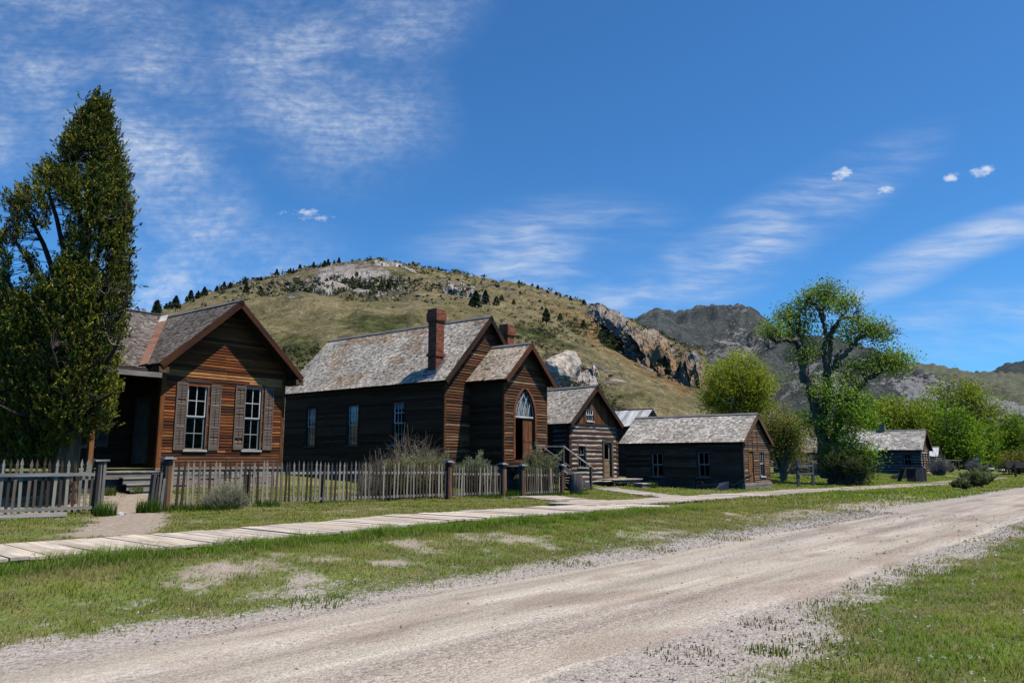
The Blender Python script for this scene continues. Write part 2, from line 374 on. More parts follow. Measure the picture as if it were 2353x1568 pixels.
c=mixc(nt,1.,c,ramp(nt,noise(nt,mapping(nt,pos,(22,22,1)),1,4,.75),[(.3,.62),(.5,1.),(.7,1.28)]),'MULTIPLY')
vv=N(nt,'ShaderNodeSeparateXYZ'); L(nt,pos,vv.inputs[0]); wob=noise(nt,mapping(nt,pos,(.09,.0,0)),1,3,.5)
vc=math_(nt,'ADD',vv.outputs[1],math_(nt,'ADD',math_(nt,'MULTIPLY',math_(nt,'SUBTRACT',wob,.5),1.3),math_(nt,'MULTIPLY',math_(nt,'SUBTRACT',tr2,.5),.5)))
vr=math_(nt,'DIVIDE',math_(nt,'SUBTRACT',vc,2.6),5.4)
c=mixc(nt,1.,c,ramp(nt,vr,[(.0,(.95,.94,.93)),(.16,(1.0,1.0,1.0)),(.24,(1.16,1.15,1.13)),(.33,(.91,.87,.83)),(.43,(.98,.95,.92)),(.50,(1.18,1.17,1.15)),(.58,(.89,.86,.83)),(.68,(1.12,1.11,1.10)),(.78,(.92,.89,.86)),(.88,(1.04,1.03,1.02)),(1.,(.93,.92,.91))]),'MULTIPLY')
finish(nt,out,c,.95,math_(nt,'ADD',gh,math_(nt,'MULTIPLY',tr2,2.)),.65,.02,.1)
# ground sheet
us=np.unique(np.concatenate([np.array([-3500,-1500,-600,-250,-120,-60,-40,-28,-20]),np.arange(-14,46,.2),np.arange(46,110,.8),np.arange(110,260,6),np.array([300,400,600,1000,1800,3500])]))
vs=np.unique(np.concatenate([np.array([-3500,-1500,-600,-250,-120,-60,-35,-22,-15]),np.arange(-10,29,.2),np.arange(29,60,1.5),np.array([66,80,110,160,300,700,1500,3500])]))
U,V,Fq=grid(us,vs); Z=tz(U,V); g,dr,gv=gmask(U,V)
mb=MB(); mb.add(np.stack([U,V,Z],-1),Fq,np.stack([g,dr,gv],-1),np.zeros((len(U),3)))
tag(mb.build('ground',M['ground'],smooth=True),kind='structure')
# road sheet, a few mm above the ground, with an irregular edge
us=np.concatenate([np.arange(-30,60,.35),np.arange(60,400,3)]); tt=np.linspace(0,1,15)
lo=3.2+.5*(fbm(us*.5,us*0+3,41)-.5)*2+.1*(vn(us*2.3,us*0,5)-.5); hi=7.65+.35*(fbm(us*.5,us*0+7,43)-.5)*2
bend=np.where(us>55,((us-55)/60)**2*9*np.exp(-0*us),0); bend=np.minimum(bend,120)
U=np.repeat(us,15); V=(lo[:,None]+(hi-lo)[:,None]*tt[None]-bend[:,None]*0).ravel()
Z=tz(U,V)+.006-.035*(1-ss(0,.11,.5-np.abs(np.tile(tt,len(us))-.5)))
i=(np.arange(len(us)-1)[:,None]*15+np.arange(14)[None]).ravel()
mb=MB(); mb.add(np.stack([U,V,Z],-1),np.stack([i,i+15,i+16,i+1],-1),(.4,.35,.3))
tag(mb.build('road',M['road'],smooth=True),kind='structure')
# boardwalks: cross planks laid along a line
def boardwalk(pts,w,pw=.24,h=.10,name='boardwalk'):
    mb=MB(); pts=np.array(pts,float); seg=np.diff(pts,axis=0); ln=np.hypot(seg[:,0],seg[:,1]); cum=np.concatenate([[0],np.cumsum(ln)])
    s=0.; base=0
    def P(s):
        k=min(np.searchsorted(cum,s,'right')-1,len(ln)-1); k=max(k,0); t=(s-cum[k])/ln[k]; return pts[k]+seg[k]*t, seg[k]/ln[k]
    while s<cum[-1]:
        c=random.uniform(.19,.29)*pw/.24; p,t=P(s+c/2); nrm=np.array([-t[1],t[0]])
        e0=-w/2-random.uniform(-.02,.05); e1=w/2+random.uniform(-.02,.05)
        z=max(tz1(*(p+nrm*e0*.9)),tz1(*(p+nrm*e1*.9)))*.5+tz1(*p)*.5+h-.04+random.uniform(-.006,.006)
        k=random.uniform(.8,1.15); cl=np.array((.57,.475,.385))*k*np.array((1,random.uniform(.95,1.02),random.uniform(.9,1.02)))
        O=np.array([*(p-t*(c/2-.008)+nrm*e0),z])
        pbox(mb,O,(*(t*(c-.016)),random.uniform(-.004,.004)),(*(nrm*(e1-e0)),0),(0,0,.04),cl)
        s+=c
    for off in (-w/2+.12,0,w/2-.12):
        for k in range(len(pts)-1):
            t=seg[k]/ln[k]; nrm=np.array([-t[1],t[0]]); a=pts[k]+nrm*off;b=pts[k+1]+nrm*off
            bar(mb,(*a,tz1(*a)-.0+h-.10),(*b,tz1(*b)+h-.10),.07,.10,(.12,.10,.08))
    return tag(mb.build(name,M['plank']),kind='structure')
boardwalk(WALK1,2.1); boardwalk(WALK2,1.85); boardwalk(WALK_GATE,1.5,.2,.06); boardwalk(WALK_STEPS,1.2,.2,.07); boardwalk(WALK_FAR,.9,.3,.05)
# ------------------------------------------------------------------ hills (polar sheets around the village)
class Hill:
    def __init__(s,keys,foot,z0,noise_amp,seed,na,nr,name,power=1.0,back=1.6,fmax=None):
        az=[];te=[];dr=[]
        for x,y,D in keys:
            u,v,fz,ff=ray(x,y); az.append(math.atan2(v,u)); te.append(fz/math.hypot(u,v)); dr.append(D)
        o=np.argsort(az); s.az=np.array(az)[o]; s.te=np.array(te)[o]; s.dr=np.array(dr)[o]
        s.foot=foot; s.z0=z0; s.amp=noise_amp; s.seed=seed; s.pw=power; s.name=name
        A=np.linspace(s.az[0],s.az[-1],na); T=np.concatenate([np.linspace(0,1,nr),np.linspace(1,back,12)[1:]])
        AA,TT=np.meshgrid(A,T,indexing='ij'); s.A=AA.ravel(); s.T=TT.ravel()
        s.P=s.pt(s.A,s.T); n,m=AA.shape
        i=(np.arange(n-1)[:,None]*m+np.arange(m-1)[None]).ravel(); s.F=np.stack([i,i+1,i+m+1,i+m],-1)
    def pt(s,a,t):
        a=np.asarray(a,float);t=np.asarray(t,float)
        te=np.interp(a,s.az,s.te); dr=np.interp(a,s.az,s.dr); df=np.minimum(s.foot(a),dr*.8)
        jag=(fbm(a*260,a*0,s.seed+5,4)-.5)*.006+(fbm(a*60,a*0,s.seed+9,3)-.5)*.006
        te=te+jag*np.clip(t,0,1)**10
        h=CAM_H+dr*te-s.z0; d=df+(dr-df)*t; x=d*np.cos(a); y=d*np.sin(a)
        tc=np.clip(t,0,1); base=s.z0+h*(tc**s.pw)
        env=np.clip(tc*(1-tc)*4,0,1)
        sc=1/(.35*dr.mean()) if np.ndim(dr) else 1/(.35*dr)
        q=s.amp*env*((fbm(x*sc*2.2,y*sc*2.2,s.seed,5)-.5)*2 + .5*(1-2*np.abs(fbm(x*sc*5,y*sc*5,s.seed+3,5)-.5)*2-.4)*.5)
        z=base+q
        lim=CAM_H+d*te*(.985)
        z=np.where((t<.985)&(t>.3),np.minimum(z,lim-.0),z)
        over=np.maximum(t-1,0); z=z-h*over*.9*np.clip(over*3,0.2,1)
        return np.stack([x,y,z],-1)
    def hit(s,dx,dy):
        """where a sighting meets this hillside (visible side)"""
        u,v,fz,ff=ray(dx,dy); a=math.atan2(v,u); hd=math.hypot(u,v)
        t=np.linspace(.02,1.,400); P=s.pt(np.full(400,a),t); d=np.hypot(P[:,0],P[:,1]); zr=CAM_H+d*fz/hd
        k=np.where(P[:,2]>=zr)[0]
        return Vector(P[k[0]] if len(k) else P[-1])
HILLV=None
def hitv(H,xy,nt=150):
    xy=np.asarray(xy,float); out=[]
    T=np.linspace(.02,1.,nt)
    for q in np.array_split(xy,max(1,len(xy)//800)):
        xx=(q[:,0]*KD-512)/F_PX; yy=(341-q[:,1]*KD)/F_PX; fz=sP+yy*cP; ff=cP-yy*sP; u=xx*sY+ff*cY; v=-xx*cY+ff*sY
        a=np.arctan2(v,u); hd=np.hypot(u,v); n=len(q)
        P=H.pt(np.repeat(a,nt),np.tile(T,n)).reshape(n,nt,3); d=np.hypot(P[:,:,0],P[:,:,1]); D=P[:,:,2]-(CAM_H+d*(fz/hd)[:,None])
        k=np.argmax(D>=0,1); none=~(D>=0).any(1); k[none]=nt-1; k0=np.maximum(k-1,0); i=np.arange(n)
        a0,a1=D[i,k0],D[i,k]; f=np.clip(np.where(np.abs(a1-a0)>1e-6,-a0/(a1-a0+1e-9),1),0,1); f[none]=1
        out.append(P[i,k0]*(1-f)[:,None]+P[i,k]*f[:,None])
    return np.concatenate(out)
def ell(X,Y,cx,cy,rx,ry,rot=0):
    c,s_=math.cos(R_(rot)),math.sin(R_(rot)); x=X-cx;y=Y-cy
    return np.exp(-(((x*c+y*s_)/rx)**2+((-x*s_+y*c)/ry)**2)*1.2)
HILL=Hill([(-900,640,330),(-500,640,330),(-150,655,320),(0,664,310),(90,675,320),(180,690,340),(270,703,380),(330,717,420),(352,716,420),(400,702,410),(450,682,400),(500,664,392),(560,647,384),(620,634,376),(680,620,368),(740,606,360),(800,597,352),(850,592,346),(900,596,340),(960,607,330),(1020,621,320),(1100,637,300),(1200,651,280),(1260,667,265),(1330,691,248),(1400,713,230),(1450,733,215),(1490,757,200),(1530,772,188),(1555,782,180),(1580,797,170),(1612,800,160),(1640,845,150),(1665,898,140),(1720,925,130),(1800,950,122),(1900,985,115),(2020,1040,110),(2120,1062,105)],
  lambda a:np.minimum(38/np.maximum(np.sin(a),.05),88),.9,9,100,520,130,'hill')
def hill_build(H,colfn,mat):
    X,Y=sight(H.P); C=colfn(X,Y,H)
    mb=MB(); mb.add(H.P,H.F,C,np.zeros((len(C),3))); return tag(mb.build(H.name,mat,smooth=True),kind='structure')
def hillcol(X,Y,H):
    rock=np.maximum.reduce([ell(X,Y,830,640,140,50,10)*1.1,ell(X,Y,690,668,90,20,-25)*.6,ell(X,Y,560,655,100,10,-22)*.6,ell(X,Y,1050,660,70,22,15)*.7,ell(X,Y,1390,730,60,25,30)*.9,ell(X,Y,1505,810,75,60,40)*1.0,ell(X,Y,1600,850,25,55)*.9,ell(X,Y,1400,860,90,38,25)*.6,ell(X,Y,1270,850,40,60,20)*.7,ell(X,Y,1150,660,90,14,12)*.5])
    green=np.maximum.reduce([ell(X,Y,680,800,70,35),ell(X,Y,880,740,90,30)*.8,ell(X,Y,1230,770,110,14,18),ell(X,Y,1400,930,160,45)*.9,ell(X,Y,900,640,60,30)*.4,ell(X,Y,1000,760,80,16)*.7,ell(X,Y,20,690,120,40)*.8])
    orange=np.maximum.reduce([ell(X,Y,1380,770,100,35,35),ell(X,Y,1460,830,90,22,38),ell(X,Y,1550,875,55,25,40)*1.1,ell(X,Y,1300,720,70,22,28)*.7,ell(X,Y,1790,900,50,40)*.9,ell(X,Y,1050,780,300,45)*.45])
    return np.clip(np.stack([rock,green,orange],-1),0,1)
m,nt,out=newmat('hillside'); M['hill']=m
pos=N(nt,'ShaderNodeNewGeometry').outputs['Position']; sp=N(nt,'ShaderNodeSeparateColor'); L(nt,attr(nt,'Col'),sp.inputs[0])
big=noise(nt,pos,.02,6,.6); mid=noise(nt,pos,.11,5,.65); fin=noise(nt,pos,.7,5,.7); rk=noise(nt,mapping(nt,pos,(.30,.30,.55)),1,6,.75)
tan_=mixc(nt,mrange(nt,mid,.35,.65),(.250,.196,.104),(.165,.142,.066))
gre=mixc(nt,mrange(nt,fin,.35,.65),(.042,.052,.018),(.095,.092,.034))
gm=mrange(nt,math_(nt,'ADD',math_(nt,'ADD',math_(nt,'MULTIPLY',sp.outputs[1],.45),big),math_(nt,'MULTIPLY',math_(nt,'SUBTRACT',mid,.5),.8)),.56,.86)
c=mixc(nt,gm,tan_,gre)
om=mrange(nt,math_(nt,'ADD',sp.outputs[2],math_(nt,'MULTIPLY',math_(nt,'SUBTRACT',mid,.5),1.1)),.25,.9,0,.8)
c=mixc(nt,om,c,mixc(nt,fin,(.20,.115,.045),(.30,.19,.085)))
c=mixc(nt,1.,c,ramp(nt,fin,[(.3,.55),(.7,1.3)]),'MULTIPLY')
c=mixc(nt,1.,c,ramp(nt,noise(nt,pos,.28,5,.7),[(.32,.62),(.62,1.15)]),'MULTIPLY')
c=mixc(nt,1.,c,ramp(nt,noise(nt,pos,2.6,4,.75),[(.32,.55),(.66,1.32)]),'MULTIPLY')
rm=mrange(nt,math_(nt,'ADD',math_(nt,'MULTIPLY',sp.outputs[0],.42),rk),.70,.80)
c=mixc(nt,rm,c,mixc(nt,mrange(nt,fin,.3,.7),(.15,.125,.105),(.40,.345,.295)))
sm=mrange(nt,noise(nt,pos,.33,4,.7),.60,.67,0,.75)
c=mixc(nt,math_(nt,'MULTIPLY',sm,mrange(nt,sp.outputs[0],.05,.6,.25,1.)),c,(.05,.055,.022))
finish(nt,out,c,1.,math_(nt,'ADD',fin,math_(nt,'MULTIPLY',rm,.8)),.8,1.2,.05)
hill_build(HILL,hillcol,M['hill'])
# farther mountains
MT=Hill([(1250,800,700),(1380,765,760),(1440,737,800),(1470,722,830),(1500,711,850),(1530,710,850),(1552,714,850),(1600,703,870),(1640,696,880),(1665,700,880),(1700,696,870),(1722,703,850),(1742,716,830),(1765,736,800),(1800,765,780),(1850,768,760),(1920,775,740),(2000,795,720),(2050,812,700),(2090,835,680),(2130,858,650),(2200,885,620),(2280,915,600),(2352,935,590),(2450,955,590),(2700,985,590),(3000,1000,590)],
  lambda a:a*0+260,1,60,200,420,120,'mountain',1.15)
FR=Hill([(1750,900,1500),(1900,840,1600),(2000,835,1600),(2100,833,1600),(2150,838,1600),(2200,846,1600),(2240,852,1600),(2280,850,1600),(2352,857,1600),(2500,860,1600),(3000,850,1600)],lambda a:a*0+700,1,60,300,220,50,'far_ridge')
FR2=Hill([(2150,870,2300),(2230,856,2300),(2275,849,2300),(2310,835,2300),(2352,824,2300),(2420,815,2300),(2600,830,2300),(3000,860,2300)],lambda a:a*0+1400,1,80,400,160,40,'far_peak')
def m_mount(name,rocky,g1,g2,sc):
    m,nt,out=newmat(name); pos=N(nt,'ShaderNodeNewGeometry').outputs['Position']; sp=N(nt,'ShaderNodeSeparateColor'); L(nt,attr(nt,'Col'),sp.inputs[0])
    big=noise(nt,pos,.006*sc,5,.6); mid=noise(nt,pos,.03*sc,6,.7); fin=noise(nt,pos,.16*sc,6,.75); rk=noise(nt,mapping(nt,pos,(.05*sc,.05*sc,.11*sc)),1,7,.75)
    c=mixc(nt,mrange(nt,mid,.3,.7),g1,g2)
    c=mixc(nt,1.,c,ramp(nt,fin,[(.32,.25),(.68,1.7)]),'MULTIPLY')
    rm=mrange(nt,math_(nt,'ADD',math_(nt,'ADD',math_(nt,'MULTIPLY',sp.outputs[0],.30),rk),math_(nt,'MULTIPLY',math_(nt,'SUBTRACT',fin,.5),.5)),.63-rocky,.73-rocky)
    c=mixc(nt,rm,c,mixc(nt,mrange(nt,fin,.3,.7),(.15,.135,.13),(.36,.325,.30)))
    c=mixc(nt,math_(nt,'MULTIPLY',sp.outputs[1],.9),c,(.105,.12,.04))
    c=mixc(nt,.09,c,(.25,.33,.45))  # blue air haze is mixed into the slope colour
    finish(nt,out,c,1.,math_(nt,'ADD',fin,rm),.9,6/sc,.05); return m
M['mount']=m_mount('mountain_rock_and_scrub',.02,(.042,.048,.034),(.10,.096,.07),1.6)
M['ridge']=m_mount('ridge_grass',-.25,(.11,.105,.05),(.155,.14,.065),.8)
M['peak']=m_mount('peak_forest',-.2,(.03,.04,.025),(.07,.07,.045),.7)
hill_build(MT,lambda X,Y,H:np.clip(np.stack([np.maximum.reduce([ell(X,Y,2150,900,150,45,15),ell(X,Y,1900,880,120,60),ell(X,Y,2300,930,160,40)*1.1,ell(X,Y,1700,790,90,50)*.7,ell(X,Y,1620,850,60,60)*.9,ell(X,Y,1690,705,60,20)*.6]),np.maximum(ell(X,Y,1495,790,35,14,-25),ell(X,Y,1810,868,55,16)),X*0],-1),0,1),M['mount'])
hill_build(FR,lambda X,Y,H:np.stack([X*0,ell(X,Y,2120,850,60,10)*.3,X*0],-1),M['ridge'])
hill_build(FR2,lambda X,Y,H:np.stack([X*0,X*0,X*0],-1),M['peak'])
# ------------------------------------------------------------------ building kit
U_=random.uniform
def vary(c,lo=.75,hi=1.25,hue=.06):
    k=U_(lo,hi); return (c[0]*k*(1+U_(-hue,hue)),c[1]*k,c[2]*k*(1+U_(-hue,hue)))
def cut(segs,x0,x1):
    r=[]
    for a,b in segs:
        if x1<=a or x0>=b: r.append((a,b)); continue
        if x0>a: r.append((a,x0))
        if x1<b: r.append((x1,b))
    return r
def clap(mb,pl,seg,z0,z1,bh,holes,colf,wob=.006,lip=.022,maxlen=3.6):
    """lapped horizontal boards; seg(z)->(xa,xb)"""
    z=z0
    while z<z1-1e-4:
        t=min(z+bh,z1); a0,b0=seg(z); a1,b1=seg(t); zm=(z+t)/2
        if b0-a0>.06:
            segs=[(a0,b0)]
            for h in holes:
                if h[2]<zm<h[3]: segs=cut(segs,h[0],h[1])
            for a,b in segs:
                x=a
                while x<b-1e-4:
                    e=b if b-x<maxlen*1.25 else x+U_(.6,1)*maxlen
                    # slanted gable ends
                    ta=max(x,a1) if abs(x-a0)<1e-6 else x; tb=min(e,b1) if abs(e-b0)<1e-6 else e
                    if tb<ta: ta=tb=(ta+tb)/2
                    w=[U_(-wob,wob) for _ in range(4)]; l0=lip+U_(-.004,.008); l1=lip+U_(-.004,.008)
                    V=[pl.p(x,z-.012+w[0],l0),pl.p(e,z-.012+w[1],l1),pl.p(tb,t,.005),pl.p(ta,t,.005),pl.p(x,z+w[0]-.01,.0),pl.p(e,z+w[1]-.01,.0)]
                    r=U_(0,60); B=[(x+r,0+r,r),(e+r,0+r,r),(tb+r,bh+r,r),(ta+r,bh+r,r),(x+r,r,r),(e+r,r,r)]
                    mb.add(V,[[0,1,2,3],[4,5,1,0]],colf(x,zm),B,pl.n); x=e
        z=t
def vboards(mb,pl,seg,z0f,z1f,x0,x1,bw,holes,colf):
    x=x0
    while x<x1-1e-3:
        w=min(bw*U_(.8,1.2),x1-x); xm=x+w/2; zs=[(z0f(xm),z1f(xm))]
        for h in holes:
            if h[0]<xm<h[1]: zs=cut(zs,h[2],h[3])
        for a,b in zs:
            if b-a>.03:
                d=U_(.012,.028); pl.box(mb,x+.004,x+w-.004,a+U_(-.01,.0),b,-.01,d,colf(xm,a))
        x+=w
def logs(mb,mc,pl,x0,x1,z0,z1,pitch,holes,colf,chf,chw=.32,wav=.03,bulge=.05,top=None):
    """hewn log courses in mb with chinking strips in mc"""
    z=z0
    while z<z1-.04:
        t=min(z+pitch*U_(.9,1.1),z1); zm=(z+t)/2; zl=z+(t-z)*(chw*U_(.75,1.25)); segs=[(x0,x1)] if top is None else [top(zm)]
        for h in holes:
            if h[2]<zm<h[3]: segs=cut(segs,h[0],h[1])
        for a,b in segs:
            n=max(2,int((b-a)/.28)+1); xs=np.linspace(a,b,n); s=U_(0,99)
            lo=zl+(vn(xs*1.7,xs*0+s,3)-.5)*2*wav+(vn(xs*6,xs*0+s,4)-.5)*wav*.6; hi=np.minimum(t+(vn(xs*1.5,xs*0+s,5)-.5)*wav*.8,t+.02)
            prof=[(0,.0),(.12,.8),(.45,1.),(.85,.85),(1,.05)]
            V=[];B=[];r=U_(0,50)
            for q,o in prof:
                d=o*bulge*(1+(vn(xs*3,xs*0+s,7)-.5)*.8)+.012
                for k in range(n):
                    zz=lo[k]+(hi[k]-lo[k])*q; V.append(pl.p(xs[k],zz,d[k])); B.append((xs[k]+r,zz+r,r))
            F=[[i*n+k,i*n+k+1,(i+1)*n+k+1,(i+1)*n+k] for i in range(4) for k in range(n-1)]
            c0=np.array(colf(zm)); C=np.repeat(np.array([c0*.85,c0,c0,c0*1.05,c0*1.1]),n,0)*(.85+.3*vn(np.tile(xs,5)*2.2,np.zeros(5*n)+s,9))[:,None]
            mb.add(V,F,C,B,pl.n)
            cl=np.array(chf()); 
            lo2=lo+.02; V=[pl.p(xs[k],z-.03,.035+.015*U_(-1,1)) for k in range(n)]+[pl.p(xs[k],lo2[k],.008) for k in range(n)]
            C=cl*(.55+.8*vn(np.tile(xs,2)*3.3,np.zeros(2*n)+s,12))[:,None]
            mc.add(V,[[k,k+1,n+k+1,n+k] for k in range(n-1)],C,None,pl.n)
        z=t
def shingles(mb,O,al,up,n,length,slen,expo,wid,colf,pred=None,tail=.021):
    O,al,up,n=(np.array(a,float) for a in (O,al,up,n)); k=0
    while k*expo<slen-.01:
        z=k*expo; t=min(z+expo*1.2,slen); x=-U_(0,wid)
        cz=U_(-.012,.012)
        while x<length:
            w=wid*U_(.55,1.35); a=max(x,0);b=min(x+w,length); x+=w
            if b-a<.015: continue
            zz=z+cz+U_(-.012,.012)
            if k==0: zz=z+U_(-.01,.01)
            if pred is not None and not pred(O+al*(a+b)/2+up*(z+expo/2)): continue
            h=tail*U_(.6,1.25); h2=h*U_(.7,1.2); g=.004
            V=[O+al*(a+g)+up*zz+n*h,O+al*(b-g)+up*zz+n*h2,O+al*(b-g)+up*t+n*.010,O+al*(a+g)+up*t+n*.010,O+al*(a+g)+up*zz,O+al*(b-g)+up*zz]
            r=U_(0,70); B=[(r,a+r,r),(r,b+r,r),(r+t-z,b+r,r),(r+t-z,a+r,r),(r-.05,a+r,r),(r-.05,b+r,r)]
            c=np.array(colf((O+al*(a+b)/2+up*z))); C=np.array([c,c,c*.95,c*.95,c*.3,c*.3])
            mb.add(V,[[0,1,2,3],[4,5,1,0]],C,B,n)
        k+=1
def slopebasis(W,Hh,R,oe,of,Lb,s):
    sl=R/(W/2); nn=math.hypot(sl,1); run=W/2+oe
    return dict(O=(s*run,-of,Hh-oe*sl),al=(0,1,0),up=(-s/nn,0,sl/nn),n=(s*sl/nn,0,1/nn),slen=run*nn,len=Lb)
def gable_roof(root,W,Lg,Hh,R,oe,of,expo,wid,colf,fas,ob=None,thick=.09,expoR=None,pred=None,soff=(.16,.10,.05),name='roof'):
    ob=of if ob is None else ob; mb=MB(); md=MB(); Lb=Lg+of+ob
    for s in (-1,1):
        q=slopebasis(W,Hh,R,oe,of,Lb,s); e=expo if s<0 else (expoR or expo*1.4)
        up=np.array(q['up']);n=np.array(q['n']);O=np.array(q['O'])
        shingles(mb,O+n*.0,q['al'],up,n,Lb,q['slen'],e,wid if s<0 else wid*1.4,colf,pred)
        md.add(*_slab(O-n*thick,np.array(q['al'])*Lb,up*q['slen'],n*(thick-.003)),soff)
    rf=mb.build(name,M['shingle'],root); md.build('roof_deck',M['wood'],rf)
    cap=MB(); 
    for s in (-1,1):
        q=slopebasis(W,Hh,R,oe,of,Lb,s); up=np.array(q['up']);n=np.array(q['n'])
        top=np.array((0,-of-.02,Hh+R)); pbox(cap,top-up*.16+n*.03,np.array((0,Lb+.04,0)),up*.16,n*.025,(.17,.155,.145))
    cap.build('ridge_cap',M['wood'],rf)
    for s in (-1,1):                         # barge boards at both gables
        q=slopebasis(W,Hh,R,oe,of,Lb,s); up=np.array(q['up']);n=np.array(q['n']);O=np.array(q['O'])
        fb=MB()
        pbox(fb,O+np.array((0,-.035,0))-n*(thick+.12),up*(q['slen']),n*(.12+thick-.002),(0,.033,0),fas)
        fb.build('barge_board',M['siding'],rf); fb=MB()
        pbox(fb,O+np.array((0,Lb+.002,0))-n*(thick+.12),up*(q['slen']),n*(.12+thick-.002),(0,.033,0),fas)
        fb.build('barge_board',M['siding'],rf)
    return rf
def _slab(O,a,b,c):
    v=[]
    for i in (0,1):
        for j in (0,1):
            for k in (0,1): v.append(O+a*i+b*j+c*k)
    return v,(BOXF if np.dot(np.cross(a,b),c)>0 else BOXF[:,::-1])
def add_window(root,pl,x0,x1,z0,z1,nx,rows_up,rows_lo,frame,trim,sill=None,curtain=None,case=.1,split=None,mat='paint',glass=True,depth=.07):
    """sash window in a hole: casing, sashes with glazing bars, pane, sill"""
    mb=MB()
    if case:
        for a,b,c,d in ((x0-case,x0,z0,z1),(x1,x1+case,z0,z1),(x0-case-.02,x1+case+.02,z1,z1+case*1.1)): pl.box(mb,a,b,c,d,-.02,.034,vary(trim,.9,1.1))
    w=mb.build('window',M['siding'],root)
    sm=MB(); sp=z0+(z1-z0)*(split or .5); f=.055; dd=-depth
    for (za,zb,rows,d) in ((z0,sp,rows_lo,dd-.03),(sp,z1,rows_up,dd+.005)):
        pl.box(sm,x0,x0+f,za,zb,d-.03,d,frame);pl.box(sm,x1-f,x1,za,zb,d-.03,d,frame)
        pl.box(sm,x0+f,x1-f,za,za+f*.8,d-.03,d-.001,frame);pl.box(sm,x0+f,x1-f,zb-f*.8,zb,d-.03,d-.001,frame)
        for i in range(1,nx): xx=x0+f+(x1-x0-2*f)*i/nx; pl.box(sm,xx-.014,xx+.014,za+f*.8,zb-f*.8,d-.028,d-.004,frame)
        for i in range(1,rows): zz=za+(zb-za)*i/rows; pl.box(sm,x0+f,x1-f,zz-.014,zz+.014,d-.027,d-.006,frame)
    jb=MB(); pl.box(jb,x0-.03,x0-.001,z0,z1,-.16,-.0,trim);pl.box(jb,x1+.001,x1+.03,z0,z1,-.16,-.0,trim);pl.box(jb,x0,x1,z1+.001,z1+.03,-.16,0,trim)
    jb.build('jamb',M['siding'],w)
    sm.build('sash',M[mat],w)
    if glass:
        gm=MB(); poly(gm,[pl.p(x0+.02,z0+.02,dd-.02),pl.p(x1-.02,z0+.02,dd-.02),pl.p(x1-.02,z1-.02,dd-.02),pl.p(x0+.02,z1-.02,dd-.02)],(0,0,0)); gm.build('pane',M['glass'],w)
    if sill: sb=MB(); pl.box(sb,x0-case-.03,x1+case+.03,z0-.07,z0-.002,-.06,.085,sill); sb.build('sill',M[mat],w)
    if curtain:
        cm=MB(); n=12; xs=np.linspace(x0+.03,x1-.03,n); zb=z1-(z1-z0)*curtain[0]
        V=[pl.p(x,zb+U_(-.01,.01),dd-.10+.015*math.sin(i*1.9)) for i,x in enumerate(xs)]+[pl.p(x,z1-.02,dd-.10+.012*math.sin(i*1.9)) for i,x in enumerate(xs)]
        cm.add(V,[[i,i+1,n+i+1,n+i] for i in range(n-1)],curtain[1]); cm.build('curtain',M['cloth'],w)
    return w
def chimney(root,cx,cy,sx,sy,z0,z1,capz=.0,col=(.30,.095,.05),base=None,name='chimney',corbel=True):
    mb=MB(); h=.073; z=z0; k=0; n=int((z1-z0)/h)
    for k in range(n):
        z=z0+k*h; e=0
        if corbel:
            f=z1-z
            e=.0 if f>.62 else (.035 if f>.52 else (.07 if f>.16 else .035))
            if base is not None and z<base: e=max(e,.0 if z<base-.16 else .05)
        X0,X1,Y0,Y1=cx-sx/2-e,cx+sx/2+e,cy-sy/2-e,cy+sy/2+e
        pbox(mb,(X0+.012,Y0+.012,z),(X1-X0-.024,0,0),(0,Y1-Y0-.024,0),(0,0,h),(.33,.27,.22))
        off=.1 if k%2 else 0
        for pl,w in ((Plane((X0,Y0,0),(1,0,0),(0,-1,0)),X1-X0),(Plane((X0,Y1,0),(1,0,0),(0,1,0)),X1-X0),(Plane((X0,Y0,0),(0,1,0),(-1,0,0)),Y1-Y0),(Plane((X1,Y0,0),(0,1,0),(1,0,0)),Y1-Y0)):
            x=-off
            while x<w-.005:
                a=max(x,0);b=min(x+.2,w)
                if b-a>.02: pl.box(mb,a+.006,b-.006,z+.007,z+h-.005,-.011,U_(0,.006),vary(col,.6,1.35,.1))
                x+=.2
    c=mb.build(name,M['brick'],root)
    tp=MB(); e=.03; pbox(tp,(cx-sx/2-e,cy-sy/2-e,z0+n*h),(sx+2*e,0,0),(0,sy+2*e,0),(0,0,.03),(.33,.27,.22)); pbox(tp,(cx-sx/4,cy-sy/4,z0+n*h+.031),(sx/2,0,0),(0,sy/2,0),(0,0,.004),(.01,.01,.01)); tp.build('chimney_top',M['stone'],c)
    return c
def corner(root,x,y,z0,z1,col,w=.13,sx=1,sy=-1):
    mb=MB(); pbox(mb,(x-(w if sx>0 else 0)+.028*sx*(1 if sx>0 else 1),y+sy*.036,z0),(w,0,0),(0,-sy*.03,0),(0,0,z1-z0),vary(col,.9,1.1)); pbox(mb,(x+sx*.006,y+sy*.036,z0),(sx*.03,0,0),(0,-sy*w,0),(0,0,z1-z0-.005),vary(col,.9,1.1))
    return mb.build('corner_board',M['siding'],root)
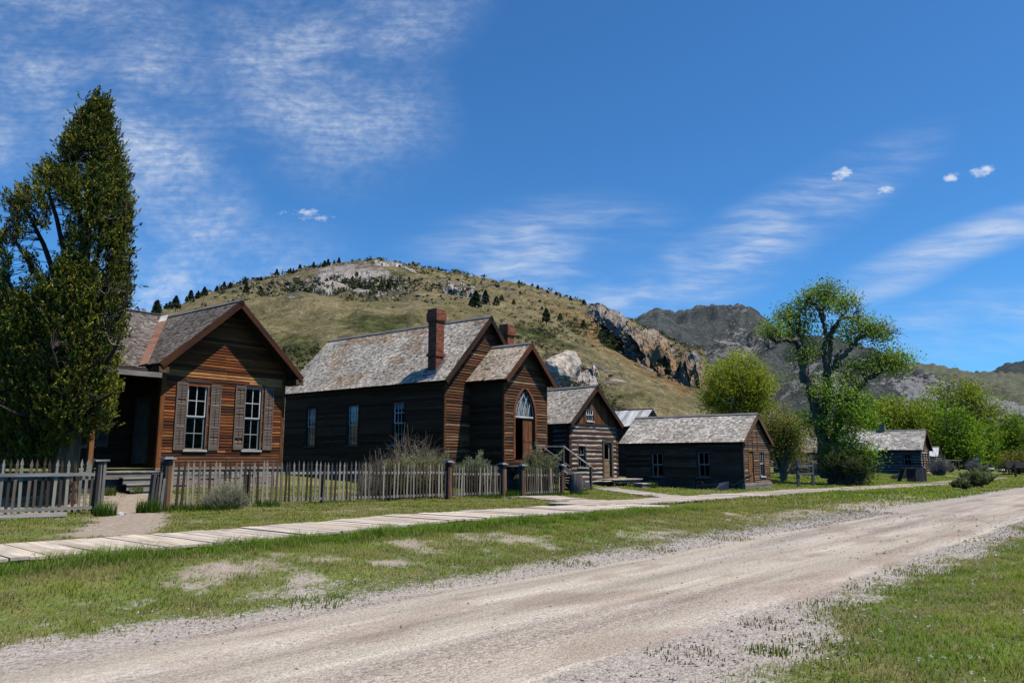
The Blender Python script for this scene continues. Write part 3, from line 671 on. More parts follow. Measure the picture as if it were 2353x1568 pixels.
def foundation(root,W,Lg,zb,zt,col,inset=.06,name='foundation'):
    mb=MB(); 
    for pl,w in ((Plane((-W/2,0,0),(1,0,0),(0,-1,0)),W),(Plane((-W/2,0,0),(0,1,0),(-1,0,0)),Lg),(Plane((W/2,0,0),(0,1,0),(1,0,0)),Lg),(Plane((-W/2,Lg,0),(1,0,0),(0,1,0)),W)):
        z=zb
        while z<zt:
            h=U_(.16,.28); x=0; t=min(z+h,zt)
            while x<w:
                l=min(U_(.25,.6),w-x)
                if l>.02: pl.box(mb,x+.006,x+l-.006,z+.005,t-.004,-inset-.2,-inset+U_(0,.035),vary(col,.75,1.2),jit=.006)
                x+=l
            z=t
        pl.box(mb,.02,w-.02,zb,zt,-inset-.18,-inset-.015,tuple(c*.5 for c in col))
    return mb.build(name,M['stone'],root)
def gable_seg(W,Hh,R):
    return lambda z:(-W/2,W/2) if z<=Hh else (-(W/2)*(1-(z-Hh)/R),(W/2)*(1-(z-Hh)/R))
def shift(f,o): return lambda z:tuple(a+o for a in f(z))
def shutter(root,pl,x0,x1,z0,z1,col):
    mb=MB(); f=.05; zs=[z0,z0+(z1-z0)*.055+.05,z0+(z1-z0)*.34,z0+(z1-z0)*.67,z1]
    d0,d1=.038,.075
    pl.box(mb,x0,x0+f,z0,z1,d0,d1,vary(col,.9,1.1));pl.box(mb,x1-f,x1,z0,z1,d0,d1,vary(col,.9,1.1))
    for i,z in enumerate(zs):
        h=.16 if i==0 else .07
        za=z if i==0 else z-h/2 if i<4 else z-h
        if i!=1: pl.box(mb,x0+f,x1-f,za,za+h,d0,d1-.004,vary(col,.9,1.1))
    segs=[(z0+.16,zs[2]-.035),(zs[2]+.035,zs[3]-.035),(zs[3]+.035,z1-.07)]
    for a,b in segs:
        n=int((b-a)/.052); 
        for k in range(n):
            z=a+(b-a)*k/n
            if random.random()<.03: continue
            V=[pl.p(x0+f,z,d1-.006),pl.p(x1-f,z,d1-.006),pl.p(x1-f,z+.045,d0+.004),pl.p(x0+f,z+.045,d0+.004)]
            mb.add(V,[[0,1,2,3]],vary(col,.75,1.2),[(0,z*3,1),(.3,z*3,1),(.3,z*3+.05,1),(0,z*3+.05,1)])
        xm=(x0+x1)/2; pl.box(mb,xm-.012,xm+.012,a+.03,b-.05,d1-.012,d1+.004,vary(col,.5,.7))
    return mb.build('shutter',M['paint'],root)
FRONT=lambda y=0:Plane((0,y,0),(1,0,0),(0,-1,0))
def LEFT(x,y=0): return Plane((x,y,0),(0,1,0),(-1,0,0))
def RIGHT(x,y=0): return Plane((x,y,0),(0,1,0),(1,0,0))
def BACK(y): return Plane((0,y,0),(1,0,0),(0,1,0))
# ------------------------------------------------------------------ 1. the brown house with shutters
bu,bv,bz,yaw,Wd,Ln,Hh,Rr,oe,of=13.433,26.099,1.471,.071,4.878,5.159,3.708,2.205,.441,.615
HOUSE=empty('wooden_house',(bu,bv,bz),yaw,'dark brown clapboard house with shuttered windows and a steep gable, behind the juniper','house')
brn=(.19,.056,.014); brl=(.42,.175,.055)
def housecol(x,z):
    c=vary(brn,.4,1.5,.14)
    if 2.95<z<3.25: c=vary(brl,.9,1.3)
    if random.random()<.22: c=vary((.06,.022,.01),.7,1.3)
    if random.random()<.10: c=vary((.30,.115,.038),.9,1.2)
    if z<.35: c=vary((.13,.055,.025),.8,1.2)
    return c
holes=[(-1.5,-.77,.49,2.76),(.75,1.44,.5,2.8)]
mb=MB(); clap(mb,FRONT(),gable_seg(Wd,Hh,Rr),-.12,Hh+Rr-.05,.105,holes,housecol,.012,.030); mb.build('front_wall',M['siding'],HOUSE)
mb=MB(); dk=lambda x,z:vary((.042,.023,.011),.5,1.5,.1)  # side boards coloured far darker than the front, to deepen their shade
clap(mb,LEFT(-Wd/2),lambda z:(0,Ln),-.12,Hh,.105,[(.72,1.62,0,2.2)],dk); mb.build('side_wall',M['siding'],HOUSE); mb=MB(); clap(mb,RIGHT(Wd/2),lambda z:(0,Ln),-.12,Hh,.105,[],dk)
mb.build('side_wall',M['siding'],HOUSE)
for (x0,x1,z0,z1) in holes: add_window(HOUSE,FRONT(),x0,x1,z0,z1,2,2,2,(.62,.58,.50),(.17,.12,.09),(.50,.45,.38),case=.05,depth=.03)
shc=(.175,.125,.092)
for x0,x1 in ((-1.93,-1.53),(-.65,-.25),(.32,.74),(1.55,1.95)): shutter(HOUSE,FRONT(),x0,x1,.47 if x0<.3 else .5,2.8 if x0<.3 else 2.85,shc)
for x0,x1 in ((-1.6,-.65),(.65,1.55)):
    hood=MB(); FRONT().box(hood,x0,x1,2.83 if x0<0 else 2.87,2.9 if x0<0 else 2.94,.0,.06,(.10,.05,.03)); hood.build('window_hood',M['siding'],HOUSE)
corner(HOUSE,-Wd/2,0,-.12,Hh+.0,(.26,.09,.025),.15,-1); corner(HOUSE,Wd/2,0,-.12,Hh,(.12,.05,.02),.13,1)
mb=MB(); FRONT().box(mb,-Wd/2-.05,Wd/2+.05,-.2,-.125,-.03,.06,(.33,.25,.18)); mb.build('water_table',M['wood'],HOUSE)
foundation(HOUSE,Wd,Ln,-1.15,-.2,(.36,.27,.21))
gry=lambda p:vary((.215,.205,.20),.55,1.4,.03)
def hshin(p):
    c=np.array(vary((.165,.142,.124),.35,1.6,.05)); 
    return tuple(c*(.75+.5*float(vn(p[1]*.6,p[2]*.9,3))))
sl_w=Rr/(Wd/2); apz=Hh+Rr; MR=(4.66,5.913); ms=.60; me_y=.1; me_z=MR[1]-ms*(MR[0]-me_y)
mainz=lambda y:MR[1]-ms*abs(y-MR[0])
rf=gable_roof(HOUSE,Wd,Ln+.0,Hh,Rr,oe,of,.115,.15,hshin,(.05,.019,.009),ob=-.3,pred=lambda p:(p[1]<me_y or apz-sl_w*abs(p[0])>mainz(p[1])-.02),soff=(.20,.12,.055))
# kneeler returns at the foot of the gable
for s in (-1,1): mb=MB(); pbox(mb,(s*(Wd/2+oe)-(.0 if s<0 else .34),-of,Hh-oe*sl_w-.30),(.34,0,0),(0,of+.25,0),(0,0,.2),(.13,.075,.035)); mb.build('eave_return',M['siding'],rf)
mb=MB(); FRONT().box(mb,-Wd/2,-.02,Hh-.35,Hh-.0,-.0,.03,(.02,.02,.02)) if False else None
# main block with hipped left end
X0,XR,XL=-10.04,2.3,-5.48; ye0,ye1=me_y,2*MR[0]-me_y
nn=math.hypot(ms,1)
mb=MB(); md=MB()
zw=lambda x:apz-sl_w*abs(x)
def predF(p):
    if p[0]<XL and p[0]-X0<(p[1]-ye0): return False
    return zw(p[0])<mainz(p[1])+.03 if p[0]<.2 else p[1]>MR[0]-.3
shingles(mb,(X0,ye0,me_z),(1,0,0),(0,1/nn,ms/nn),(0,-ms/nn,1/nn),XR-X0,(MR[0]-ye0)*nn,.115,.15,hshin,predF)
shingles(mb,(X0,ye1,me_z),(0,-1,0),(1/nn,0,ms/nn),(-ms/nn,0,1/nn),ye1-ye0,(XL-X0)*nn,.115,.15,hshin,lambda p:min(p[1]-ye0,ye1-p[1])>p[0]-X0)
shingles(mb,(XR,ye1,me_z),(-1,0,0),(0,-1/nn,ms/nn),(0,ms/nn,1/nn),XR-X0,(MR[0]-ye0)*nn,.2,.25,hshin,lambda p:not(p[0]<XL and p[0]-X0<(ye1-p[1])))
mrf=mb.build('roof',M['shingle'],HOUSE)
dc=(.05,.035,.025)
poly(md,[(X0,ye0,me_z-.05),(-Wd/2-.3,ye0,me_z-.05),(-Wd/2-.3,ye0+.5,me_z+.25),(0,MR[0],MR[1]-.05),(XL,MR[0],MR[1]-.05)],dc)
poly(md,[(X0,ye1,me_z-.05),(X0,ye0,me_z-.05),(XL,MR[0],MR[1]-.05)],dc); poly(md,[(X0,ye1,me_z-.05),(XR,ye1,me_z-.05),(XR,MR[0],MR[1]-.05),(XL,MR[0],MR[1]-.05)],dc)
pbox(md,(X0-.02,ye0-.03,me_z-.16),(-Wd/2-.1-X0,0,0),(0,.03,0),(0,0,.15),(.06,.045,.035)); pbox(md,(X0-.03,ye0,me_z-.16),(0,ye1-ye0,0),(.03,0,0),(0,0,.15),(.06,.045,.035))
md.build('roof_deck',M['wood'],mrf)
mb=MB(); pbox(mb,(XL,MR[0]-.1,MR[1]+.02),(XR-XL,0,0),(0,.2,0),(0,0,.03),(.17,.155,.145)); bar(mb,(XL,MR[0],MR[1]+.06),(X0,ye0,me_z+.06),.2,.025,(.26,.25,.24)); bar(mb,(XL,MR[0],MR[1]+.06),(X0,ye1,me_z+.06),.2,.025,(.2,.19,.18)); mb.build('hip_cap',M['wood'],mrf)
# rusty valley flashing
va=np.array((-(apz-me_z)/sl_w,ye0+.0,me_z)); vb=np.array((-.15,MR[0]-.1,MR[1]-.1)); t_=vb-va
mb=MB(); nz=14
for k in range(nz):
    a=va+t_*k/nz+np.array((0,0,.075)); b=va+t_*(k+1)/nz+np.array((0,0,.075)); w=.20
    cl=(.20,.10,.065) if k<nz-2 else (.42,.38,.35)
    wl=np.array((w,0,-w*.2*0)); mb.add([a-np.array((w,0,-.0)),a+np.array((w*.55,0,w*.5)),b+np.array((w*.55,0,w*.5)),b-np.array((w,0,0))],[[0,1,2,3]],vary(cl,.85,1.15),None,(0,0,1))
mb.build('valley_flashing',M['plank'] if False else M['stone'],mrf)
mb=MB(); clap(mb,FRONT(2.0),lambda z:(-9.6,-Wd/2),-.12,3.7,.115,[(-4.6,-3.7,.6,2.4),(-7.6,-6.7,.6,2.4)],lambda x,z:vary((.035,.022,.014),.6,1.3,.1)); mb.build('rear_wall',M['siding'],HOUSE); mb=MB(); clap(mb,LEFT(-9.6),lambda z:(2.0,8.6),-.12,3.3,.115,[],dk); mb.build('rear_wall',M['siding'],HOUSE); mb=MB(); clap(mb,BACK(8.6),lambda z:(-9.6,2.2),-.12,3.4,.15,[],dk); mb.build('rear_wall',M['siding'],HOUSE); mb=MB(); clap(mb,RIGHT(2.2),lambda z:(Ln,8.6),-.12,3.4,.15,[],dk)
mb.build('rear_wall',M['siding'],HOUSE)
for x0 in (-4.6,-7.6): add_window(HOUSE,FRONT(2.0),x0,x0+.9,.6,2.4,2,2,2,(.25,.22,.19),(.06,.045,.03),(.2,.18,.15),case=.1)
for x0 in (-4.6,-7.6):
    shutter(HOUSE,FRONT(2.0),x0-.5,x0-.1,.58,2.42,(.12,.09,.07)); shutter(HOUSE,FRONT(2.0),x0+1.0,x0+1.4,.58,2.42,(.12,.09,.07))
mb=MB(); pl=LEFT(-Wd/2)
pl.box(mb,.76,1.58,.02,2.16,-.06,-.02,(.17,.155,.115))
for a,b,c,d in ((.84,1.14,.25,.95),(1.2,1.5,.25,.95),(.84,1.14,1.1,2.05),(1.2,1.5,1.1,2.05)): pl.box(mb,a,b,c,d,-.02,-.008,(.20,.18,.13))
dr=mb.build('door',M['paint'],HOUSE)
mb=MB(); lathe(mb,pl.p(1.52,1.0,-.02),[(.0,0),(.014,.01),(.014,.03),(.03,.05),(.0,.075)],(.1,.08,.05),8,(-1,0,0)); mb.build('handle',M['metal'],dr)
mb=MB()
for a,b,c,d in ((.66,.76,0,2.25),(1.58,1.68,0,2.25),(.66,1.68,2.16,2.3)): pl.box(mb,a,b,c,d,-.02,.035,(.13,.11,.085))
mb.build('door_casing',M['paint'],HOUSE)
# porch: deck, steps, shed roof, posts
mb=MB(); x=-9.4
while x<-Wd/2-.03:
    w=U_(.12,.16); pbox(mb,(x,-.75,-.26),(min(w,-Wd/2-.03-x)-.006,0,0),(0,2.72,0),(0,0,.04),vary((.34,.28,.22),.8,1.15)); x+=w
FRONT(-.72).box(mb,-9.4,-Wd/2-.05,-.46,-.265,-.04,0,(.23,.19,.15)); mb.build('porch_deck',M['wood'],HOUSE)
mb=MB(); FRONT(-.6).box(mb,-9.4,-Wd/2-.05,-1.2,-.47,-.03,0,(.10,.085,.07)); mb.build('porch_skirt',M['wood'],HOUSE)
for i,(y,z) in enumerate(((-.98,-.45),(-1.24,-.64),(-1.5,-.83))):
    mb=MB(); pbox(mb,(-3.95,y,z),(1.42,0,0),(0,.3,0),(0,0,.045),vary((.40,.34,.27),.9,1.1)); FRONT(y+.03).box(mb,-3.93,-2.55,z-.19,z-.002,-.03,0,(.30,.24,.19)); mb.build('step',M['wood'],HOUSE)
mb=MB(); pbox(mb,(-9.5,-.85,2.92),(6.6,0,0),(0,2.7,.15),(0,0,.05),(.12,.10,.085)); FRONT(-.85).box(mb,-9.5,-2.9,2.80,2.96,0,.03,(.30,.26,.22)); mb.build('porch_roof',M['wood'],HOUSE)
for x in (-4.85,-7.2,-9.2):
    mb=MB(); pbox(mb,(x-.07,-.72,-.22),(.14,0,0),(0,.14,0),(0,0,3.02),vary((.30,.13,.05),.85,1.1)); pbox(mb,(x-.1,-.75,-.22),(.2,0,0),(0,.2,0),(0,0,.25),vary((.34,.27,.2),.85,1.1)); mb.build('porch_post',M['wood'],HOUSE)
# ------------------------------------------------------------------ 2. the church
bu,bv,bz,yaw,Wd,Ln,Hh,Rr,oe,of=24.974,24.115,1.623,.0625,5.513,11.50,3.684,2.919,.313,.316
CH=empty('wooden_church',(bu,bv,bz),yaw,'long dark wooden church with pointed arch over the door and two brick chimneys','church')
mb=MB(); chd=lambda x,z:vary((.064,.036,.017),.35,1.8,.12)  # side and back boards darkened in colour to read as shaded
wl_=[(2.45,3.18,.66,2.57),(5.61,6.36,.66,2.57),(8.86,9.57,.66,2.57)]
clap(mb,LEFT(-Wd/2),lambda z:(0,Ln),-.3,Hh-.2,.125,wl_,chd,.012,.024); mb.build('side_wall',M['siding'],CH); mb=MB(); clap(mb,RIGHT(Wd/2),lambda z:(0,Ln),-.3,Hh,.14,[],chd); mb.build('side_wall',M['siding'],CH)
mb=MB(); chf=lambda x,z:vary((.085,.040,.018),.4,1.7,.15) if random.random()>.12 else vary((.26,.15,.075),.7,1.2)  # scattered pale boards stand in for sunlit board edges
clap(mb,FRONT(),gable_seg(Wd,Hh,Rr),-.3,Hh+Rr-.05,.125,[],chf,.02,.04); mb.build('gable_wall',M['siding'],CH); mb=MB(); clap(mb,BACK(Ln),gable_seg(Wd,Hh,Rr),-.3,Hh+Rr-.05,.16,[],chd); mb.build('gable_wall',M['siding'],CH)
for k,(x0,x1,z0,z1) in enumerate(wl_): add_window(CH,LEFT(-Wd/2),x0,x1,z0,z1,3,2,2,(.78,.76,.71),(.035,.025,.018),(.25,.28,.30) if k==0 else (.12,.10,.09),(.16 if k==0 else (.13 if k==1 else .36),(.75,.76,.78)),case=.09,depth=.05)
corner(CH,-Wd/2,0,-.3,Hh-.1,(.11,.04,.016),.14,-1); corner(CH,Wd/2,0,-.3,Hh-.1,(.11,.04,.016),.14,1)
mb=MB(); LEFT(-Wd/2).box(mb,-of+.02,Ln+.2,Hh-.46,Hh-.14,.03,.07,(.26,.17,.085)); mb.build('frieze_board',M['wood'],CH)
foundation(CH,Wd,Ln,-1.3,-.3,(.13,.15,.18))
def chsh(p):
    c=np.array(vary((.50,.435,.355),.55,1.25,.03))*(.82+.45*float(vn(p[1]*.8,p[2]*1.3,5)))
    m=float(fbm(p[1]*.45,p[2]*.8,15,3))
    if m>.61 and random.random()<.6: c=c*np.array((.85,.66,.5))
    if random.random()<.05: c*=.4
    return tuple(c)
gable_roof(CH,Wd,Ln,Hh,Rr,oe,of,.125,.14,chsh,(.026,.016,.010),ob=.05,soff=(.05,.035,.022))
for s,nm in ((-1,0),(1,1)):
    c=chimney(CH,s*2.52,.78,.50,.50,3.55,6.62,base=4.62)
    mb=MB()
    if s<0:
        slp=Rr/(Wd/2); f=lambda x:Hh+Rr+slp*x
        for pl,x0,x1 in ((FRONT(.78-.25),-2.80,-2.24),):
            mb.add([pl.p(x0,f(x0)+.02,.012),pl.p(x1,f(x1)+.02,.012),pl.p(x1,f(x1)+.18,.012),pl.p((x0+x1)/2,f((x0+x1)/2)+.2,.012),pl.p(x0,f(x0)+.2,.012)],[[0,1,2,3,4]],(.20,.24,.29))
        pl=LEFT(-2.52-.25); x=-2.77; mb.add([pl.p(.5,f(x)+.0,.012),pl.p(1.06,f(x)+.0,.012),pl.p(1.06,f(x)+.2,.012),pl.p(.5,f(x)+.2,.012)],[[0,1,2,3]],(.22,.27,.33))
        mb.add([(-2.95,.48,f(-2.95)+.05),(-2.95,1.08,f(-2.95)+.05),(-2.77,1.08,f(-2.77)+.055),(-2.77,.48,f(-2.77)+.055)],[[0,1,2,3]],(.22,.26,.31))
    else:
        slp=Rr/(Wd/2); f=lambda x:Hh+Rr-slp*x
        pl=FRONT(.53); mb.add([pl.p(2.26,f(2.26)+.02,.012),pl.p(2.8,f(2.8)+.02,.012),pl.p(2.8,f(2.8)+.2,.012),pl.p(2.26,f(2.26)+.2,.012)],[[0,1,2,3]],(.2,.24,.29))
    mb.build('flashing',M['metal'],c)
# entrance porch of the church (local frame of the church)
pu,pv,pz,pyaw,pW,pL,pH,pR,poe,pof=25.503,22.133,1.66,.062,3.123,1.975,3.674,1.484,.316,.353
_c,_s=math.cos(yaw),math.sin(yaw); px=(pu-bu)*_c+(pv-bv)*_s; py=-(pu-bu)*_s+(pv-bv)*_c; pzz=pz-bz
PO=empty('porch',(px,py,pzz),0); PO.parent=CH
def arch(x):   # half width .78 springs at 1.8, point at 3.18
    return None
hw,zs_,zt_=.72,1.85,3.12
def arch_w(z):
    if z<=zs_: return hw
    r=(hw*hw+(zt_-zs_)**2)/(2*hw); dz=z-zs_
    return max(0,math.sqrt(max(r*r-dz*dz,0))-(r-hw))
mb=MB(); z=-.3; xo=-.10
gs=gable_seg(pW,pH,pR)
while z<pH+pR-.05:
    t=min(z+.125,pH+pR-.05); zm=(z+t)/2; w=arch_w(zm)+.02 if zm<zt_ else 0
    hs=[(xo-w,xo+w,z-.01,t+.01)] if w>.02 and zm>-.0 else []
    clap(mb,FRONT(),gs,z,t,.13,hs,chf,.02,.045); z=t
mb.build('porch_wall',M['siding'],PO)
mb=MB(); pd_=lambda x,z:vary((.060,.034,.016),.35,1.7,.12); clap(mb,LEFT(-pW/2),lambda z:(0,pL-.05),-.3,pH-.12,.125,[],pd_,.012); mb.build('porch_wall',M['siding'],PO); mb=MB(); clap(mb,RIGHT(pW/2),lambda z:(0,pL-.05),-.3,pH-.12,.125,[],pd_,.012); mb.build('porch_wall',M['siding'],PO)  # porch side boards share the shade-darkened colour
corner(PO,-pW/2,0,-.3,pH-.05,(.16,.055,.02),.12,-1); corner(PO,pW/2,0,-.3,pH-.05,(.12,.05,.02),.12,1)
mb=MB(); LEFT(-pW/2).box(mb,-pof+.02,pL-.2,pH-.42,pH-.14,.02,.06,(.15,.055,.025)); mb.build('frieze_board',M['siding'],PO)
gable_roof(PO,pW,pL-.34,pH,pR,poe,pof,.125,.14,lambda p:tuple(np.array(chsh(p))*np.array((1.,.86,.74)) if random.random()<.5 else chsh(p)),(.10,.035,.015),ob=.3,soff=(.11,.04,.02))
foundation(PO,pW,pL-.1,-1.3,-.3,(.12,.12,.12))
# pointed fanlight over a panelled door
w=bpy.data.objects.new('arched_window',None); COL.objects.link(w); w.parent=PO
pl=FRONT(); mb=MB(); zz=np.linspace(0,zt_,26)
for s in (-1,1):
    for k in range(len(zz)-1):
        a,b=arch_w(zz[k]),arch_w(zz[k+1])
        for (o0,o1,d0,d1) in ((0,.13,-.02,.06),):
            V=[pl.p(xo+s*a,zz[k],d1),pl.p(xo+s*(a+o1*(1 if zz[k]<zs_ else 1)),zz[k]+(.0 if zz[k]<zs_ else .05),d1-.01),pl.p(xo+s*(b+o1),zz[k+1]+(.0 if zz[k+1]<zs_ else .05),d1-.01),pl.p(xo+s*b,zz[k+1],d1),pl.p(xo+s*a,zz[k],-.15),pl.p(xo+s*b,zz[k+1],-.15)]
            mb.add(V,[[0,1,2,3],[0,3,5,4]],vary((.19,.065,.024),.9,1.1),[(zz[k]*1.,.1,s),(zz[k],.2,s),(zz[k+1],.2,s),(zz[k+1],.1,s),(zz[k],.0,s),(zz[k+1],0,s)])
fr=mb.build('arch_casing',M['siding'],w)
fc=(.62,.59,.52); mb=MB(); fz=1.83
def curve(p,r=.018): tube(mb,[pl.p(xo+x,z,-.06) for x,z in p],r,fc,5)
pl.box(mb,xo-hw,xo+hw,fz-.04,fz+.03,-.10,-.03,fc)
for off in (.0,.36,.72,1.08):
    pts=[]
    for k in range(13):
        z=fz+(zt_-fz)*k/12; x=-arch_w(z)+off
        if abs(x)<=arch_w(z)+.001: pts.append((x,z))
    if len(pts)>1: curve(pts); curve([(-x,z) for x,z in pts])
mb.build('tracery',M['paint'],w)
mb=MB(); zz2=np.linspace(fz,zt_,14); P_=[pl.p(xo+arch_w(z)-.0,z,-.08) for z in zz2]+[pl.p(xo-arch_w(z)+.0,z,-.08) for z in zz2[::-1][1:]]
poly(mb,P_,(.0,.0,.0)); mb.build('pane',M['glass'],w)
mb=MB(); P_=[pl.p(xo+arch_w(z),z,-.16) for z in zz2]+[pl.p(xo-arch_w(z),z,-.16) for z in zz2[::-1][1:]]; poly(mb,P_,(.48,.47,.44)); mb.build('blind',M['cloth'],w)
dr=MB(); pl.box(dr,xo,xo+hw,-.25,1.78,-.14,-.09,(.15,.055,.022))
for a,b,c,d in ((.08,.30,-.05,.6),(.40,.62,-.05,.6),(.08,.30,.75,1.65),(.40,.62,.75,1.65)): pl.box(dr,xo+a,xo+b,c,d,-.09,-.075,(.20,.075,.03))
door=dr.build('door',M['siding'],PO)
dm=MB(); pl.box(dm,xo-hw,xo-.02,-.25,1.78,-.9,-.85,(.02,.015,.012)); dm.build('open_door_leaf',M['siding'],PO)
mb=MB(); lathe(mb,pl.p(xo+.05,.85,-.09),[(.0,0),(.012,.01),(.012,.03),(.03,.05),(0,.07)],(.1,.08,.05),8,(0,-1,0)); mb.build('handle',M['metal'],door)
# landing, stairs and railing (porch-local)
ST=bpy.data.objects.new('stairs',None); COL.objects.link(ST); ST.parent=PO
mb=MB(); y=-1.22
while y<-.03: pbox(mb,(-1.35,y,-.36),(2.75,0,0),(0,.135,0),(0,0,.04),vary((.36,.31,.26),.8,1.1)); y+=.145
FRONT(-1.2).box(mb,-1.35,1.4,-.56,-.37,-.04,0,(.10,.085,.07))
for x in (-1.3,0,1.3): pbox(mb,(x,-1.15,-1.3),(.09,0,0),(0,.09,0),(0,0,.9),(.08,.07,.06))
mb.build('landing',M['wood'],ST)
nst=7; 
for k in range(nst):
    z=-.50-k*.135; x=1.4+k*.3; mb=MB(); pbox(mb,(x,-1.2,z),(.34,0,0),(0,1.15,0),(0,0,.045),vary((.48,.42,.36),.85,1.1)); mb.build('tread',M['wood'],ST)
for y in (-1.18,-.1): mb=MB(); bar(mb,(1.4,y,-.48),(3.6,y,-1.45),.05,.22,(.10,.085,.07)); mb.build('stringer',M['wood'],ST)
mb=MB(); rc=(.42,.38,.33); bar(mb,(-.9,-1.2,.52),(1.18,-1.2,.53),.06,.05,(.14,.12,.10)); bar(mb,(1.18,-1.2,.55),(3.75,-1.2,-.50),.06,.06,rc); bar(mb,(1.2,-.08,.5),(3.3,-.08,-.36),.05,.05,(.2,.18,.16)); bar(mb,(-.2,-1.2,-.02),(1.5,-1.2,-.66),.05,.05,rc)
for x,z0,z1 in ((-.9,-.36,.52),(1.15,-.4,.53),(3.42,-1.4,-.36)): pbox(mb,(x-.05,-1.25,z0),(.1,0,0),(0,.1,0),(0,0,z1-z0),(.09,.075,.06))
mb.build('handrail',M['wood'],ST)
for ch in list(PO.children): ch.parent=CH; ch.location=(px,py,pzz)
bpy.data.objects.remove(PO)
# ------------------------------------------------------------------ 3. log cabin
bu,bv,bz,yaw,Wd,Ln,Hh,Rr,oe,of=32.778,23.679,.628,-.062,3.989,6.0,3.02,1.874,.224,.30
CAB=empty('log_cabin',(bu,bv,bz),yaw,'log cabin with white chinking and a brown board gable, right of the church','cabin')
logc=lambda z:vary((.12,.055,.028),.5,1.5,.12); logd=lambda z:vary((.035,.024,.016),.6,1.3,.1)  # second log tone is a shaded copy, for side and back walls
chk=lambda:vary((.50,.43,.34),.75,1.2,.03); chkd=lambda:vary((.20,.19,.175),.6,1.3,.03)  # second chinking tone is the first one dimmed as if in shade
hf=[(-1.27,-.73,.6,1.82),(.76,1.42,0,1.9)]
mb=MB();mc=MB(); logs(mb,mc,FRONT(),-Wd/2,Wd/2,-.15,2.86,.235,hf,logc,chk,.35,.035,.035)
fw=mb.build('front_wall',M['log'],CAB); mc.build('chinking',M['chink'],fw)
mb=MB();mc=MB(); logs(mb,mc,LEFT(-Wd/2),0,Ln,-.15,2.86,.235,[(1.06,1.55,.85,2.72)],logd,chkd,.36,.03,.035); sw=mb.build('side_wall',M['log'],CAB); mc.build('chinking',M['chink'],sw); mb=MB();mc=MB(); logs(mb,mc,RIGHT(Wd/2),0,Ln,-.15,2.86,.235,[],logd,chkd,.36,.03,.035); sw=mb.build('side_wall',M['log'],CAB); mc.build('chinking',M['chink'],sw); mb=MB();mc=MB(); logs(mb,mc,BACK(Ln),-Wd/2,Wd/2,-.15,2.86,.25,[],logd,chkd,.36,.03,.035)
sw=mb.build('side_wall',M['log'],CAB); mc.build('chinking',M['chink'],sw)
gseg=gable_seg(Wd,Hh,Rr)
mb=MB(); sl=Rr/(Wd/2)
vboards(mb,FRONT(),None,lambda x:2.84,lambda x:Hh+Rr-sl*abs(x)-.02,-Wd/2,Wd/2,.15,[(-.6,-.04,3.0,3.6)],lambda x,z:vary((.15,.058,.022),.45,1.5,.15)); FRONT().box(mb,-Wd/2-.05,Wd/2+.05,2.76,2.86,.0,.07,(.04,.025,.016)); mb.build('gable_boards',M['siding'],CAB)
mb=MB(); vboards(mb,BACK(Ln),None,lambda x:2.84,lambda x:Hh+Rr-sl*abs(x)-.02,-Wd/2,Wd/2,.2,[],lambda x,z:vary((.08,.04,.02),.6,1.3,.1)); mb.build('gable_boards',M['siding'],CAB)
add_window(CAB,FRONT(),-.6,-.04,3.0,3.6,3,1,1,(.75,.74,.70),(.10,.045,.02),(.6,.58,.54),case=.0,depth=.0)
add_window(CAB,FRONT(),-1.27,-.73,.6,1.82,2,1,1,(.34,.30,.25),(.17,.13,.095),(.36,.31,.26),case=.09,depth=.06)
mb=MB();LEFT(-Wd/2).box(mb,1.06,1.55,.85,2.72,-.06,.02,(.03,.025,.02)); mb.build('shuttered_opening',M['siding'],CAB)
for x,s,w in ((-Wd/2,-1,.2),(Wd/2,1,.16)): corner(CAB,x,0,-.15,2.86,(.035,.022,.016),w,s)
pl=FRONT(); mb=MB(); pl.box(mb,.80,1.38,.02,.95,-.10,-.05,(.34,.22,.11)); 
for z in (.03,.33,.63,.93): pl.box(mb,.80,1.38,z,z+.07,-.05,-.035,(.30,.19,.095))
for a,b,c,d in ((.80,.9,.95,1.86),(1.28,1.38,.95,1.86),(.9,1.28,.95,1.02),(.9,1.28,1.78,1.86)): pl.box(mb,a,b,c,d,-.10,-.05,(.30,.26,.21))
dr=mb.build('door',M['paint'],CAB); g=MB(); poly(g,[pl.p(.9,1.02,-.08),pl.p(1.28,1.02,-.08),pl.p(1.28,1.78,-.08),pl.p(.9,1.78,-.08)],(0,0,0)); g.build('pane',M['glass'],dr)
mb=MB(); lathe(mb,pl.p(1.32,.9,-.05),[(.0,0),(.012,.01),(.012,.03),(.028,.05),(0,.07)],(.06,.05,.04),8,(0,-1,0)); mb.build('handle',M['metal'],dr)
mb=MB()
for a,b,c,d in ((.66,.78,0,2.0),(1.40,1.56,0,2.0),(.66,1.56,1.88,2.02)): pl.box(mb,a,b,c,d,-.1,.075,vary((.12,.08,.055),.8,1.2))
mb.build('door_casing',M['siding'],CAB)
cabsh=lambda p:tuple(np.array(vary((.50,.44,.365),.5,1.25,.03))*(.8+.4*float(vn(p[1]*.9,p[2]*1.5,6))))
gable_roof(CAB,Wd,Ln,Hh,Rr,oe,of,.15,.15,cabsh,(.045,.026,.016),ob=.25,soff=(.04,.028,.02))
foundation(CAB,Wd,Ln,-.7,-.15,(.36,.31,.26),.0)
mb=MB(); x=-.15
while x<2.35: w=U_(.16,.22); pbox(mb,(x,-1.35,-.06),(w-.008,0,0),(0,1.25,0),(0,0,.05),vary((.46,.40,.33),.85,1.12)); x+=w
pl=FRONT(-1.3); pl.box(mb,-.1,2.3,-.19,-.065,-.05,0,(.12,.10,.08))
for x in (0,1.1,2.2): pbox(mb,(x,-1.28,-.75),(.1,0,0),(0,.1,0),(0,0,.65),(.10,.085,.07))
